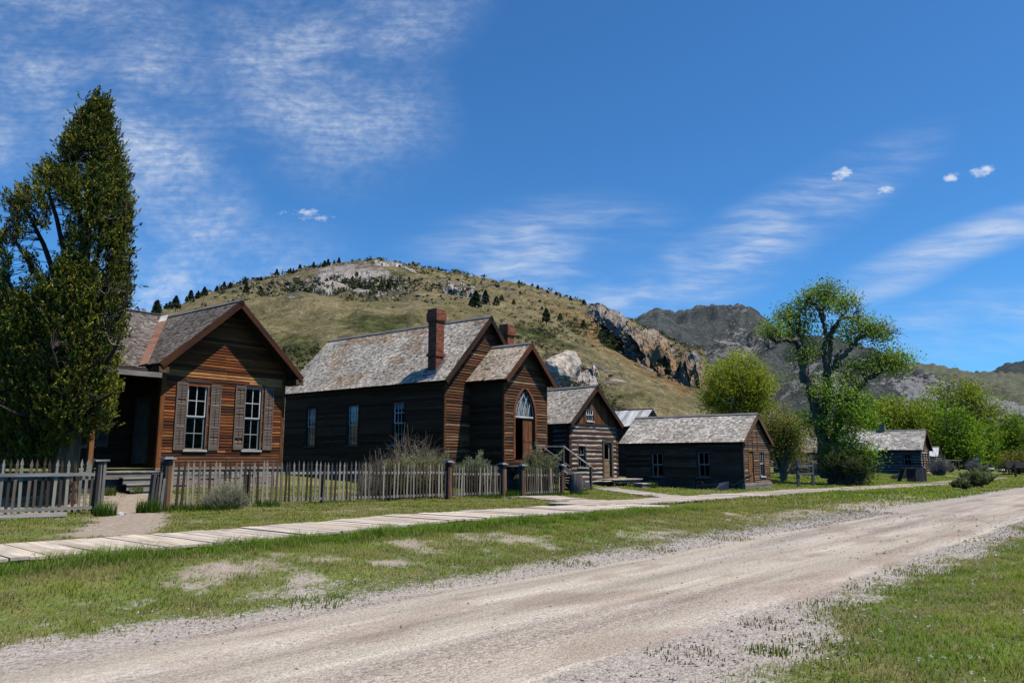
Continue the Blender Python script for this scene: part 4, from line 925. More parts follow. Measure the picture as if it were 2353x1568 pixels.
mb.build('porch_deck',M['wood'],CAB)
mb=MB(); pbox(mb,(1.5,-1.95,-.62),(.95,0,0),(0,.55,0),(0,0,.33),(.30,.25,.20)); pbox(mb,(1.46,-2.0,-.285),(1.05,0,0),(0,.62,0),(0,0,.05),(.50,.44,.37)); mb.build('step',M['wood'],CAB)
# ------------------------------------------------------------------ 4. low clapboard house
bu,bv,bz,yaw,Wd,Ln,Hh,Rr,oe,of=38.389,17.266,.112,.078,3.858,6.702,2.571,1.346,.267,.181
PLK=empty('plank_house',(bu,bv,bz),yaw,'low weathered clapboard house with two tall side windows, beside the boardwalk','house')
mb=MB(); pd=lambda x,z:vary((.088,.057,.035),.35,1.7,.1) if z>.55 else vary((.05,.045,.04),.5,1.2,.1)  # upper boards: darker copy of the front colour, shade painted in
ws=[(1.78,2.4,.61,1.89),(4.43,5.08,.6,1.85)]
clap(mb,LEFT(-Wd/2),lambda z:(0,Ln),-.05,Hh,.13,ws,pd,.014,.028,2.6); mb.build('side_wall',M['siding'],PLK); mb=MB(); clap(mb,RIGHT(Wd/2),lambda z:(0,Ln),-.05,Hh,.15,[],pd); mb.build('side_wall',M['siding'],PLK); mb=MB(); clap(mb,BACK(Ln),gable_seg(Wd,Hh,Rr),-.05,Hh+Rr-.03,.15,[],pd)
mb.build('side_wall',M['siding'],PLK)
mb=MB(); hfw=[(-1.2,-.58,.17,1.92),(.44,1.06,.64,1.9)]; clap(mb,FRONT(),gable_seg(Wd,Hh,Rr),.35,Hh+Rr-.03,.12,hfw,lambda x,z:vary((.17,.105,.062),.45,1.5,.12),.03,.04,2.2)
for x0 in (-1.25,-.6,.1): FRONT().box(mb,x0,x0+.05,1.95,2.95,.0,.05,(.09,.05,.03))
mb.build('front_wall',M['siding'],PLK)
for x0,x1,z0,z1 in ws: add_window(PLK,LEFT(-Wd/2),x0,x1,z0,z1,2,1,1,(.36,.34,.31),(.05,.042,.036),(.12,.11,.10),case=.09,depth=.03)
add_window(PLK,FRONT(),.44,1.06,.64,1.9,2,1,1,(.62,.57,.49),(.20,.12,.07),(.5,.43,.36),case=.07,depth=.03)
pl=FRONT(); mb=MB(); pl.box(mb,-1.18,-.6,.15,1.9,-.05,-.005,(.24,.115,.04)); 
for k in range(3): pl.box(mb,-1.16+k*.19,-.99+k*.19,.2,1.85,-.005,.006,vary((.24,.115,.04),.8,1.2))
dr=mb.build('door',M['siding'],PLK)
mb=MB(); pl.box(mb,-.68,-.62,.95,1.05,.006,.05,(.05,.04,.03)); mb.build('handle',M['metal'],dr)
mb=MB()
for a,b,c,d in ((-1.3,-1.2,.1,2.0),(-.58,-.5,.1,2.0),(-1.3,-.5,1.92,2.02)): pl.box(mb,a,b,c,d,-.03,.06,(.20,.10,.045))
mb.build('door_casing',M['siding'],PLK)
corner(PLK,-Wd/2,0,-.05,Hh,(.055,.042,.034),.13,-1); corner(PLK,Wd/2,0,-.05,Hh,(.09,.06,.04),.11,1)
mb=MB(); y=0
while y<Ln: 
    w=U_(.2,.4); LEFT(-Wd/2).box(mb,y,min(y+w-.02,Ln),-.15,.45+U_(-.06,.05),.03,.045,vary((.05,.046,.04),.5,1.5)); y+=w+(U_(0,.2) if random.random()<.3 else 0)
mb.build('skirt_boards',M['wood'],PLK)
mb=MB()
for z in (-.16,.02,.18): bar(mb,(-Wd/2-.05,.0+U_(-.02,.02),z+.07),(Wd/2+.08,.0,z+.07+U_(-.03,.03)),.16,.15,vary((.30,.24,.19),.8,1.15),jit=.01)
mb.build('sill_log',M['log'],PLK)
plsh=lambda p:tuple(np.array(vary((.52,.465,.395),.45,1.22,.02))*(.82+.36*float(vn(p[1]*.9,p[2]*1.6,8))))
gable_roof(PLK,Wd,Ln,Hh,Rr,oe,of,.145,.16,plsh,(.14,.075,.042),ob=.3,soff=(.04,.03,.024))
# ------------------------------------------------------------------ 5. board-roofed shed on the slope behind
SH=empty('storage_shed',(43.7,26.9,1.35),.09,'small shed with a grey vertical board roof behind the low clapboard house','shed')
Wd,Ln,Hh,Rr=2.9,3.2,2.6,.98
mb=MB(); f=lambda x,z:vary((.07,.045,.03),.6,1.3)
clap(mb,LEFT(-Wd/2),lambda z:(0,Ln),-.9,Hh,.16,[],f); clap(mb,RIGHT(Wd/2),lambda z:(0,Ln),-.9,Hh,.16,[],f); clap(mb,BACK(Ln),gable_seg(Wd,Hh,Rr),-.9,Hh+Rr,.16,[],f); vboards(mb,FRONT(),None,lambda x:-.9,lambda x:Hh+Rr-Rr/(Wd/2)*abs(x)-.02,-Wd/2,Wd/2,.16,[],lambda x,z:vary((.16,.07,.025),.6,1.4,.1)); mb.build('wall',M['siding'],SH)
mb=MB()
for s in (-1,1):
    q=slopebasis(Wd,Hh,Rr,.28,.2,Ln+.4,s); y=0
    while y<Ln+.4:
        w=U_(.14,.24); O=np.array(q['O'])+np.array((0,y,0)); pbox(mb,O+np.array(q['n'])*U_(0,.02)-np.array(q['up'])*U_(0,.06),(0,w-.012,0),np.array(q['up'])*q['slen'],np.array(q['n'])*.03,vary((.50,.475,.45),.6,1.25,.02)); y+=w
bar(mb,(0,-.22,Hh+Rr+.04),(0,Ln+.2,Hh+Rr+.04),.18,.04,(.15,.14,.13)); mb.build('roof',M['wood'],SH)
# ------------------------------------------------------------------ 6. long low log building under the cottonwood
LB=empty('log_house',(65.05,22.9,.05),.08,'dark low log house half hidden behind the big cottonwood','house')
Wd,Ln,Hh,Rr=4.6,3.9,2.3,1.2
mb=MB();mc=MB(); lc=lambda z:vary((.10,.115,.115),.6,1.3,.05)
logs(mb,mc,LEFT(-Wd/2),0,Ln,-.1,Hh,.24,[],lc,chkd,.12,.02,.03); logs(mb,mc,FRONT(),-Wd/2,Wd/2,-.1,Hh,.24,[(-1.6,-.7,.3,1.9),(.3,1.2,0,2.0)],lc,chkd,.2,.02,.03); logs(mb,mc,RIGHT(Wd/2),0,Ln,-.1,Hh,.24,[],lc,chkd,.2,.02,.03); logs(mb,mc,BACK(Ln),-Wd/2,Wd/2,-.1,Hh,.24,[],lc,chkd,.2,.02,.03)
w=mb.build('wall',M['log'],LB); mc.build('chinking',M['chink'],w)
mb=MB(); vboards(mb,FRONT(),None,lambda x:Hh-.03,lambda x:Hh+Rr-Rr/(Wd/2)*abs(x)-.02,-Wd/2,Wd/2,.2,[],lambda x,z:vary((.08,.06,.045),.6,1.3)); mb.build('gable_boards',M['wood'],LB); mb=MB(); vboards(mb,BACK(Ln),None,lambda x:Hh-.03,lambda x:Hh+Rr-Rr/(Wd/2)*abs(x)-.02,-Wd/2,Wd/2,.2,[],lambda x,z:vary((.08,.06,.045),.6,1.3)); mb.build('gable_boards',M['wood'],LB)
add_window(LB,FRONT(),-1.6,-.7,.3,1.9,2,1,1,(.2,.18,.16),(.06,.05,.04),(.15,.13,.11),case=.09)
mb=MB(); FRONT().box(mb,.3,1.2,0,2.0,-.06,.0,(.07,.05,.035)); dr=mb.build('door',M['siding'],LB); mb=MB(); FRONT().box(mb,1.05,1.1,.9,1.05,.0,.04,(.05,.04,.03)); mb.build('handle',M['metal'],dr)
gable_roof(LB,Wd,Ln,Hh,Rr,.35,.35,.2,.22,lambda p:vary((.24,.20,.15),.5,1.4,.05),(.06,.045,.035))
# ------------------------------------------------------------------ 7. far log cabin with a chimney
bu,bv,bz,yaw,Wd,Ln,Hh,Rr,oe,of=82.759,19.907,.342,.084,4.978,8.2,2.427,1.751,.343,.298
FC=empty('log_cabin',(bu,bv,bz),yaw,'far log cabin with a grey shingle roof and stub chimney, beyond the cottonwood','cabin')
mb=MB();mc=MB(); ld=lambda z:vary((.075,.066,.055),.6,1.3,.05); lf=lambda z:vary((.14,.06,.03),.6,1.4,.1)
logs(mb,mc,LEFT(-Wd/2),0,Ln,0,Hh,.25,[(.83,1.46,.72,1.85)],ld,chkd,.28,.025,.04); logs(mb,mc,RIGHT(Wd/2),0,Ln,0,Hh,.25,[],ld,chkd,.28,.025,.04); logs(mb,mc,BACK(Ln),-Wd/2,Wd/2,0,Hh,.25,[],ld,chkd,.28,.025,.04)
logs(mb,mc,FRONT(),-Wd/2,Wd/2,0,Hh,.25,[(-.5,.4,0,1.95),(.95,1.75,.6,1.85),(-1.9,-1.1,.6,1.85)],lf,chk,.4,.03,.04)
w=mb.build('wall',M['log'],FC); mc.build('chinking',M['chink'],w)
mb=MB(); slp=Rr/(Wd/2)
clap(mb,FRONT(),gable_seg(Wd,Hh,Rr),Hh-.05,Hh+Rr-.03,.16,[],lambda x,z:vary((.16,.07,.03),.6,1.3,.1)); mb.build('gable_boards',M['siding'],FC); mb=MB(); clap(mb,BACK(Ln),gable_seg(Wd,Hh,Rr),Hh-.05,Hh+Rr-.03,.16,[],lambda x,z:vary((.1,.06,.03),.6,1.3,.1)); mb.build('gable_boards',M['siding'],FC)
add_window(FC,LEFT(-Wd/2),.83,1.46,.72,1.85,2,1,1,(.26,.25,.24),(.05,.045,.045),(.14,.13,.12),case=.12,depth=.03)
for x0 in (-1.9,.95): add_window(FC,FRONT(),x0,x0+.8,.6,1.85,2,1,1,(.5,.45,.38),(.18,.09,.045),(.4,.36,.3),case=.1,depth=.03)
mb=MB(); FRONT().box(mb,-.5,.4,0,1.95,-.06,-.01,(.15,.06,.025)); dr=mb.build('door',M['siding'],FC); mb=MB(); FRONT().box(mb,.26,.32,.9,1.05,-.01,.04,(.05,.04,.03)); mb.build('handle',M['metal'],dr)
gable_roof(FC,Wd,Ln,Hh,Rr,oe,of,.17,.24,lambda p:tuple(np.array(vary((.52,.475,.415),.42,1.22,.02))*(.7+.55*float(vn(p[1]*1.1,p[2]*2,18)))),(.07,.035,.02))
chimney(FC,0,3.65,.5,.5,Hh+Rr-.5,Hh+Rr+.62,col=(.42,.30,.17),corbel=False)
# small pale-roofed hut beyond it
HT=empty('hut',(106.3,24.2,.2),.1,'small pale-roofed log hut just past the far log cabin','hut')
mb=MB();mc=MB()
for pl,w in ((LEFT(-1.5),3.),(RIGHT(1.5),3.)): logs(mb,mc,pl,0,3,0,2.0,.26,[],lf,chk,.4,.03,.04)
logs(mb,mc,FRONT(),-1.5,1.5,0,2.0,.26,[(-.4,.4,0,1.7)],lf,chk,.4,.03,.04); logs(mb,mc,BACK(3),-1.5,1.5,0,2.0,.26,[],lf,chk,.4,.03,.04)
w=mb.build('wall',M['log'],HT); mc.build('chinking',M['chink'],w)
mb=MB(); FRONT().box(mb,-.4,.4,0,1.7,-.06,0,(.09,.05,.03)); mb.build('door',M['siding'],HT)
for y in (0,2.98): mb=MB(); vboards(mb,FRONT(y),None,lambda x:1.98,lambda x:3.0-.66*abs(x),-1.5,1.5,.2,[],lambda x,z:vary((.12,.07,.04))); mb.build('gable_boards',M['siding'],HT)
gable_roof(HT,3,3,2.0,1.0,.3,.3,.3,.4,lambda p:vary((.68,.68,.68),.85,1.1,.01),(.06,.04,.03))
# open-fronted shed at the end of the row
A=at(2190,1067,118); OS=empty('open_shed',(A.x,A.y,.25),R_(42-90)+.25,'low open-fronted grey shed at the far end of the row','shed')
mb=MB()
for x in (-2.4,2.4):
    for y in (0,3.6): pbox(mb,(x-.12,y-.12,-.2),(.24,0,0),(0,.24,0),(0,0,1.95),vary((.14,.11,.085)))
for pl,w in ((LEFT(-2.4),3.6),(RIGHT(2.4),3.6)): clap(mb,pl,lambda z:(0,3.6),-.1,1.7,.2,[],lambda x,z:vary((.13,.11,.09),.6,1.3))
clap(mb,BACK(3.6),lambda z:(-2.4,2.4),-.1,1.7,.2,[],lambda x,z:vary((.09,.08,.07),.6,1.3)); mb.build('wall',M['wood'],OS)
mb=MB(); FRONT().box(mb,-2.7,2.7,1.62,1.84,-.1,.12,(.17,.13,.10)); bar(mb,(-2.7,-.05,1.8),(0,-.05,2.75),.12,.14,(.17,.14,.11)); bar(mb,(2.7,-.05,1.8),(0,-.05,2.75),.12,.14,(.17,.14,.11)); pbox(mb,(-.1,-.1,1.84),(.2,0,0),(0,.12,0),(0,0,.85),(.14,.11,.09)); mb.build('roof_truss',M['wood'],OS)
gable_roof(OS,4.8,3.6,1.75,.98,.35,.3,.3,.3,lambda p:vary((.19,.17,.145),.6,1.3),(.22,.18,.14))
# ------------------------------------------------------------------ fences
def picket_mesh(h,w,col,k):
    mb=MB(); t=.02; o=[(-w/2,0),(w/2,0),(w/2,h-.24),(w*.30,h-.215),(w*.5,h-.185),(w*.30,h-.155),(w*.56,h-.115),(0,h),(-w*.56,h-.115),(-w*.30,h-.155),(-w*.5,h-.185),(-w*.30,h-.215),(-w/2,h-.24)]
    r=k*3.1
    for y in (-t/2,t/2): mb.add([(x,y,z) for x,z in o],np.arange(len(o))[None],col,[(z+r,x+r,r) for x,z in o])
    n=len(o)
    for i in range(n):
        a=o[i];b=o[(i+1)%n]; mb.add([(a[0],-t/2,a[1]),(b[0],-t/2,b[1]),(b[0],t/2,b[1]),(a[0],t/2,a[1])],[[0,1,2,3]],tuple(c*.85 for c in col),[(a[1]+r,0+r,r),(b[1]+r,r,r),(b[1]+r,.02+r,r),(a[1]+r,.02+r,r)])
    return mb
PK=[]
for k in range(9):
    c=vary(random.choice([(.255,.195,.13),(.19,.145,.10),(.125,.092,.06),(.34,.28,.205),(.065,.046,.03)]),.9,1.1,.03)
    o=picket_mesh(1.0,.062,c,k).build('picket',M['wood']); PK.append(o.data); bpy.data.objects.remove(o)
def fence(name,label,cat,pts,spacing,posts=(),rails_front=False,group=None,skip=(),lean=.03,h=1.0):
    """picket fence from pts[0] to pts[1]; posts given as fraction and kind"""
    (u0,v0),(u1,v1)=pts; Lg=math.hypot(u1-u0,v1-v0); a=math.atan2(v1-v0,u1-u0)
    z0=tz1(u0,v0); z1=tz1(u1,v1)
    root=empty(name,(u0,v0,z0),a,label,cat,group); ph=.55+.45*h
    zat=lambda x: tz1(u0+(u1-u0)*x/Lg,v0+(v1-v0)*x/Lg)-z0
    n=int(Lg/spacing); yp=-.03 if not rails_front else .03
    for k in range(n):
        x=(k+.5)*Lg/n
        if k in skip: continue
        p=bpy.data.objects.new('picket',random.choice(PK)); COL.objects.link(p); p.parent=root
        p.location=(x+U_(-.012,.012),yp,(zat(x)*.3+(z1-z0)*x/Lg*.7)+.10+U_(-.015,.015)); p.rotation_euler=(U_(-.02,.02),U_(-lean,lean),U_(-.15,.15)); p.scale=(U_(.9,1.1),1,h*U_(.97,1.03))
    yr=.0 if not rails_front else 0
    for zr,c in ((.80*h,(.33,.295,.25)),(.17,(.28,.25,.21))):
        mb=MB(); m=max(1,int(Lg/3)); 
        for k in range(m):
            xa,xb=Lg*k/m,Lg*(k+1)/m; za=(z1-z0)*xa/Lg; zb=(z1-z0)*xb/Lg
            bar(mb,(xa,yp+(.032 if not rails_front else -.032),za+zr+U_(-.015,.015)),(xb,yp+(.032 if not rails_front else -.032),zb+zr+U_(-.015,.015)),.04,.075,vary(c,.85,1.1))
        mb.build('rail',M['wood'],root)
    for x,kind in posts:
        zz=(z1-z0)*x/Lg; mb=MB()
        if kind=='thin': pbox(mb,(x-.045,-.0,zz-.2),(.09,0,0),(0,.09,0),(0,0,1.15),vary((.10,.08,.065),.8,1.2))
        elif kind=='cap':
            pbox(mb,(x-.08,-.1,zz-.2),(.085,0,0),(0,.16,0),(0,0,1.38*ph),(.05,.045,.04)); pbox(mb,(x+.006,-.1,zz-.2),(.085,0,0),(0,.16,0),(0,0,1.38*ph),vary((.22,.085,.032),.9,1.1)); pbox(mb,(x-.16,-.18,zz-.2+1.385*ph),(.32,0,0),(0,.32,0),(0,0,.03),(.42,.40,.38)); pbox(mb,(x-.1,-.12,zz-.168+1.385*ph),(.2,0,0),(0,.2,0),(0,0,.03),(.42,.40,.38))
        elif kind=='old':
            for q in range(3): pbox(mb,(x-.11+q*.07,-.09+U_(-.01,.01),zz-.2),(.066,0,0),(0,.17,0),(U_(-.03,.03),0,1.44+U_(-.04,.03)),vary((.20,.175,.145) if q!=0 else (.07,.058,.048),.75,1.15),jit=.008)
            pbox(mb,(x-.16,-.13,zz+1.25),(.32,0,0),(.0,.26,0),(0,0,.045),(.26,.24,.21),jit=.012)
        elif kind=='broken':
            for q in range(4): 
                hh=(1.12,1.05,1.14,1.0)[q]; pbox(mb,(x-.17+q*.075,-.10+U_(-.02,.02),zz-.2),(.07,0,0),(0,.2,0),(.06+U_(-.02,.02),0,hh),vary((.24,.205,.17) if q>1 else (.10,.08,.065),.8,1.15),jit=.012)
        mb.build('post',M['wood'],root)
    return root
VF=19.7
fence('picket_fence','weathered picket fence left of the garden gateway, in front of the juniper','fence',((1.6,VF-.05),(6.95,VF-.05)),.131,[(5.42,'old')],True,lean=.02,h=1.2)
main_a=8.42
fence('picket_fence','long weathered picket fence across the brown house and church yard','fence',((main_a,VF),(18.64,VF+.1)),.142,[(-.02,'broken'),(.22,'cap'),(10.91-main_a,'thin'),(13.4-main_a,'thin'),(16.0-main_a,'thin'),(18.6-main_a,'cap')],h=1.17)
fence('picket_fence','short run of picket fence between two capped posts left of the church gate','fence',((18.75,VF+.1),(21.48,VF+.1)),.135,[(2.68,'cap')],lean=.05,h=1.1)
fence('picket_fence','last run of picket fence between the church gate and the barrel','fence',((22.55,VF+.1),(25.2,VF+.2)),.132,[(-.02,'cap'),(2.6,'cap')],lean=.05,h=1.05)
gt=fence('garden_gate','dark picket gate standing ajar between two capped posts of the church fence','gate',((21.6,VF+.22),(22.45,VF+.85)),.15,[],h=1.0)
mb=MB(); bar(mb,(.05,.03,.2),(.98,.03,.78),.03,.07,(.2,.18,.16)); mb.build('brace',M['wood'],gt)
for ob in gt.children:
    if ob.name.startswith('picket'): ob.data=PK[4] if random.random()<.5 else PK[2]
# ------------------------------------------------------------------ small things
B0=at(1308,1100,31.6); ub,vb=25.75,19.55
BA=empty('barrel',(ub,vb,tz1(ub,vb)-.02),.3,'old wooden barrel standing at the right end of the picket fence','barrel')
mb=MB(); n=16; hs=np.linspace(0,.86,9); rr=.25+.065*np.sin(np.pi*hs/.86)
for k in range(n):
    a0=2*math.pi*k/n+.012;a1=2*math.pi*(k+1)/n-.012; V=[];Bv=[];r=U_(0,30)
    for h,ra in zip(hs,rr):
        for a in (a0,a1): V.append((ra*math.cos(a),ra*math.sin(a),h)); Bv.append((h+r,a*.3,r))
    mb.add(V,[[2*i,2*i+1,2*i+3,2*i+2] for i in range(8)],vary((.13,.105,.09),.7,1.3),Bv)
poly(mb,[(.24*math.cos(a),.24*math.sin(a),.82) for a in np.arange(n)*2*math.pi/n],(.16,.13,.11)); mb.build('staves',M['wood'],BA)
for h in (.06,.26,.58,.78):
    mb=MB(); ra=.25+.065*math.sin(math.pi*h/.86)+.004; lathe(mb,(0,0,h-.025),[(ra,0),(ra+.003,.0),(ra+.003,.05),(ra,.05)],(.10,.075,.06),24); mb.build('hoop',M['metal'],BA)
# log beam lying under the left fence, white stone by the gate
mb=MB(); bar(mb,(3.0,19.2,tz1(3,19.2)+.06),(6.2,19.25,tz1(6.2,19.25)+.06),.20,.10,(.30,.27,.235),jit=.03); tag(mb.build('timber',M['wood']),'long grey timber lying at the foot of the left picket fence','timber')
def rock_mesh(r,sub,seed,sx=1,sy=1,sz=1,amp=.35,strat=0.):
    import bmesh
    bm=bmesh.new(); bmesh.ops.create_icosphere(bm,subdivisions=sub,radius=1.0); V=np.array([v.co[:] for v in bm.verts]); F=np.array([[v.index for v in f.verts] for f in bm.faces]); bm.free()
    rg=np.random.default_rng(seed)
    d=np.ones(len(V))
    for _ in range(60):                       # cut with random planes -> faceted rock
        nrm=rg.normal(size=3); nrm/=np.linalg.norm(nrm); c=rg.uniform(.5,1.0); q=V@nrm; d=np.where(q>c,np.minimum(d,c/np.maximum(q,1e-6)),d)
    V=V*d[:,None]
    nz=fbm(V[:,0]*3+seed,V[:,1]*3+V[:,2]*2.1,seed%97,4)+.5*(1-2*np.abs(fbm(V[:,2]*4+seed*2,V[:,0]*3-V[:,1]*3,seed%89,4)-.5))
    V=V*(1+amp*(nz-.85))[:,None]
    V=V*np.array([sx,sy,sz])*r
    C=(.55+.9*fbm(V[:,0]/r*2+3,V[:,2]/r*2+V[:,1]/r,seed%71,4))
    return V,F,C
def rock(name,label,cat,loc,r,seed,dims=(1,1,1),col=(.34,.30,.27),group=None,tilt=(0,0,0),sub=4,amp=.35,kids=0,spread=1.):
    mb=MB(); Rm=np.array(Matrix.Rotation(tilt[2],3,'Z')@Matrix.Rotation(tilt[1],3,'Y')@Matrix.Rotation(tilt[0],3,'X')); rg=np.random.default_rng(seed+5)
    V,F,C=rock_mesh(r,sub,seed,*dims,amp=amp); V=V@Rm.T; mb.add(V,F,np.array(col)*C[:,None],V*.5+seed)
    for k in range(kids):
        rr=r*rg.uniform(.25,.6); V,F,C=rock_mesh(rr,max(sub-1,2),seed*7+k,*[a*b for a,b in zip(dims,rg.uniform(.6,1.2,3))],amp=amp); V=V@Rm.T
        off=rg.normal(size=3)*np.array(dims)*r*.55*spread; off[2]=-abs(off[2])*.8; mb.add(V+off,F,np.array(col)*C[:,None]*rg.uniform(.75,1.2),V*.5+k)
    o=mb.build(name,M['rock']); o.location=loc; return tag(o,label,cat,group)
m,nt,out=newmat('rock'); M['rock']=m
b=attr(nt,'buv','Vector'); c=attr(nt,'Col'); n1=noise(nt,b,3.,7,.72); n2=noise(nt,mapping(nt,b,(1,1,2.4)),.8,5,.7,.6); n3=noise(nt,b,.9,4,.6)
c2=mixc(nt,1.,c,ramp(nt,n1,[(.3,.5),(.5,1.),(.7,1.35)]),'MULTIPLY'); c2=mixc(nt,mrange(nt,n2,.5,.66,0,.7),c2,(.10,.072,.05)); c2=mixc(nt,mrange(nt,n3,.55,.72,0,.55),c2,(.26,.14,.075))
finish(nt,out,c2,.95,n1,.9,.25,.1)
rock('rock','pale stone at the foot of the old gate post','rock',(7.35,19.05,tz1(7.35,19.05)+.02),.14,3,(1.2,.8,.6),(.55,.5,.45),sub=3)
# hitching frame with two rungs
hp=at(1853,1112,42.0); hx,hy=43.2,16.6
HF=empty('hitching_post',(hx,hy,tz1(hx,hy)),R_(-48),'grey timber frame of two posts with two rungs by the boardwalk','hitching post')
for x in (-.42,.42): mb=MB(); pbox(mb,(x-.07,-.07,-.1),(.14,0,0),(0,.14,0),(.02,0,1.6 if x<0 else 1.45),vary((.12,.11,.10))); mb.build('post',M['wood'],HF)
for z in (.72,1.15): mb=MB(); bar(mb,(-.42,-.08,z),(.42,-.08,z+.03),.05,.09,(.28,.26,.24)); mb.build('rung',M['wood'],HF)
# plough against the house wall
pxx,pyy=35.1,17.55; PG=empty('old_plough',(pxx,pyy,tz1(pxx,pyy)),R_(-70),'rusty plough with wooden handles lying beside the low clapboard house','plough')
mb=MB(); bar(mb,(-1.3,0,.18),(.5,0,.25),.1,.12,(.07,.055,.045)); mb.build('beam',M['wood'],PG)
for y in (-.2,.2): mb=MB(); bar(mb,(.4,y*.3,.22),(1.35,y,.72),.06,.06,(.12,.095,.075)); mb.build('plough_handle',M['wood'],PG)
mb=MB(); mb.add([(-.45,-.05,.0),(.25,-.32,.02),(.3,-.25,.42),(-.2,-.02,.34),(-.45,.02,.0),(.25,-.2,.02),(.3,-.18,.42),(-.2,.03,.34)],[[0,1,2,3],[4,5,6,7],[0,1,5,4],[2,3,7,6]],(.34,.30,.28)); mb.build('share',M['metal'],PG)
mb=MB(); th=np.linspace(0,2*math.pi,17); tube(mb,[(-1.15,.02+.0*t,.2+.2*math.sin(t)) if False else (-1.15+.2*math.cos(t),.1,.2+.2*math.sin(t)) for t in th],.02,(.06,.05,.045),6); mb.build('wheel',M['metal'],PG)
# timber chute beside the far cabin
q=at(2099,1095,53); cu,cvv=q.x,q.y; CT=empty('ore_chute',(cu,cvv,tz1(cu,cvv)),R_(-50),'dark timber chute with a slanted prop in front of the far log cabin','chute')
CT.scale=(.42,.5,.54)
mb=MB(); bar(mb,(-2.5,0,0),(-1.6,0,1.75),.22,.5,(.035,.032,.032)); mb.build('prop',M['wood'],CT)
mb=MB(); pbox(mb,(-2.2,-.5,1.7),(2.6,0,0),(0,1.1,0),(0,0,.13),(.05,.047,.046)); mb.build('top_board',M['wood'],CT)
mb=MB(); x=.1
while x<1.7: w=U_(.18,.26); pbox(mb,(x,-.35,-.1),(w-.02,0,0),(0,.05,0),(0,0,1.9+U_(-.1,.1)),vary((.12,.11,.10),.6,1.3)); pbox(mb,(x,.6,-.1),(w-.02,0,0),(0,.05,0),(0,0,1.9+U_(-.1,.1)),vary((.09,.085,.08),.6,1.3)); x+=w
pbox(mb,(-1.3,-.3,-.1),(1.4,0,0),(0,.05,0),(0,0,1.75),(.03,.028,.028)); pbox(mb,(1.68,-.35,-.1),(.05,0,0),(0,1,0),(0,0,1.85),(.1,.09,.085)); mb.build('bin',M['wood'],CT)
# fence rail bench by the open shed
q=at(2175,1078,96); RB=empty('hitching_rail',(q.x,q.y,tz1(q.x,q.y)),R_(-50),'pale rail on two posts in front of the open-fronted shed','rail')
mb=MB(); bar(mb,(-1.6,0,1.25),(1.9,0,1.2),.16,.12,(.34,.29,.22)); mb.build('rail',M['wood'],RB)
for x in (-1.2,1.5): mb=MB(); pbox(mb,(x-.09,-.09,-.1),(.18,0,0),(0,.18,0),(0,0,1.28),(.09,.08,.065)); mb.build('post',M['wood'],RB)
# vehicle at the end of the lane
q=at(2278,1066,104); VH=empty('parked_truck',(q.x,q.y,tz1(q.x,q.y)),R_(-42)+.25,'dark flatbed truck parked at the far end, its rear wheel in view','truck')
mb=MB(); cc=(.028,.03,.034)
pbox(mb,(-3.2,-.95,.62),(5.0,0,0),(0,1.9,0),(0,0,.28),cc); pbox(mb,(-3.2,-.95,.9),(.1,0,0),(0,1.9,0),(0,0,.3),cc); mb.build('flatbed',M['carpaint'],VH)
mb=MB(); o=[(-5.4,.5),(-5.4,1.15),(-4.6,1.25),(-4.2,1.9),(-3.3,1.95),(-3.25,.5)]
for y in (-.9,.9): poly(mb,[(x,y,z) for x,z in o],(.05,.055,.06))
for i in range(len(o)): a=o[i];b2=o[(i+1)%len(o)]; mb.add([(a[0],-.9,a[1]),(b2[0],-.9,b2[1]),(b2[0],.9,b2[1]),(a[0],.9,a[1])],[[0,1,2,3]],(.05,.055,.06))
mb.build('cab',M['carpaint'],VH)
for y in (-.91,.91): mb=MB(); poly(mb,[(-4.5,y,1.3),(-4.15,y,1.8),(-3.5,y,1.8),(-3.5,y,1.3)],(0,0,0)); mb.build('side_window',M['glass'],VH)
for x in (-4.5,.6):
    for y in (-.85,.85):
        w=bpy.data.objects.new('wheel',None); COL.objects.link(w); w.parent=VH; w.location=(x,y,.42)
        mb=MB(); lathe(mb,(0,-.13,0),[(.26,0),(.40,.02),(.42,.08),(.42,.18),(.40,.24),(.26,.26)],(.022,.022,.022),18,(0,1,0)); mb.build('tyre',M['rubber'],w)
        mb=MB(); lathe(mb,(0,-.11,0),[(.0,0),(.2,.02),(.26,.04),(.26,.18),(.2,.2),(0,.22)],(.10,.10,.10),14,(0,1,0)); mb.build('rim',M['metal'],w)
mb=MB(); pbox(mb,(1.72,-.9,.72),(.06,0,0),(0,.25,0),(0,0,.12),(.35,.02,.015)); mb.build('tail_light',M['carpaint'],VH); mb=MB(); pbox(mb,(1.72,.65,.72),(.06,0,0),(0,.25,0),(0,0,.12),(.35,.02,.015)); mb.build('tail_light',M['carpaint'],VH)
q=at(2302,1068,102); CN=empty('traffic_cone',(q.x,q.y,tz1(q.x,q.y)),0,'small red traffic cone at the far end beside the dark truck','cone')
mb=MB(); lathe(mb,(0,0,.03),[(.2,0),(.16,.1),(.06,.62),(.04,.7),(0,.71)],(.55,.05,.02),14); mb.build('cone_body',M['carpaint'],CN); mb=MB(); pbox(mb,(-.25,-.25,0),(.5,0,0),(0,.5,0),(0,0,.03),(.5,.045,.02)); mb.build('cone_base',M['carpaint'],CN)
for k,(x,y,D,r,lb) in enumerate(((2273,1077,98,.9,'flat pale boulder beside the far truck'),(2303,1082,92,.75,'bright white boulder at the far end of the boardwalk'),(2330,1082,95,.8,'grey jumbled boulder near the dark signboard'),(2275,1050,118,1.6,'grey boulder heap beyond the far truck'),(2350,1082,92,.7,'small pale boulder at the right edge below the willow'))):
    q=at(x,y,D); rock('rock',lb,'rock',(q.x,q.y,tz1(q.x,q.y)+r*.2),r,40+k,(1.4,.9,.55),(.42,.40,.38) if k!=1 else (.75,.73,.70),sub=3,kids=3 if k in(2,3) else 0)
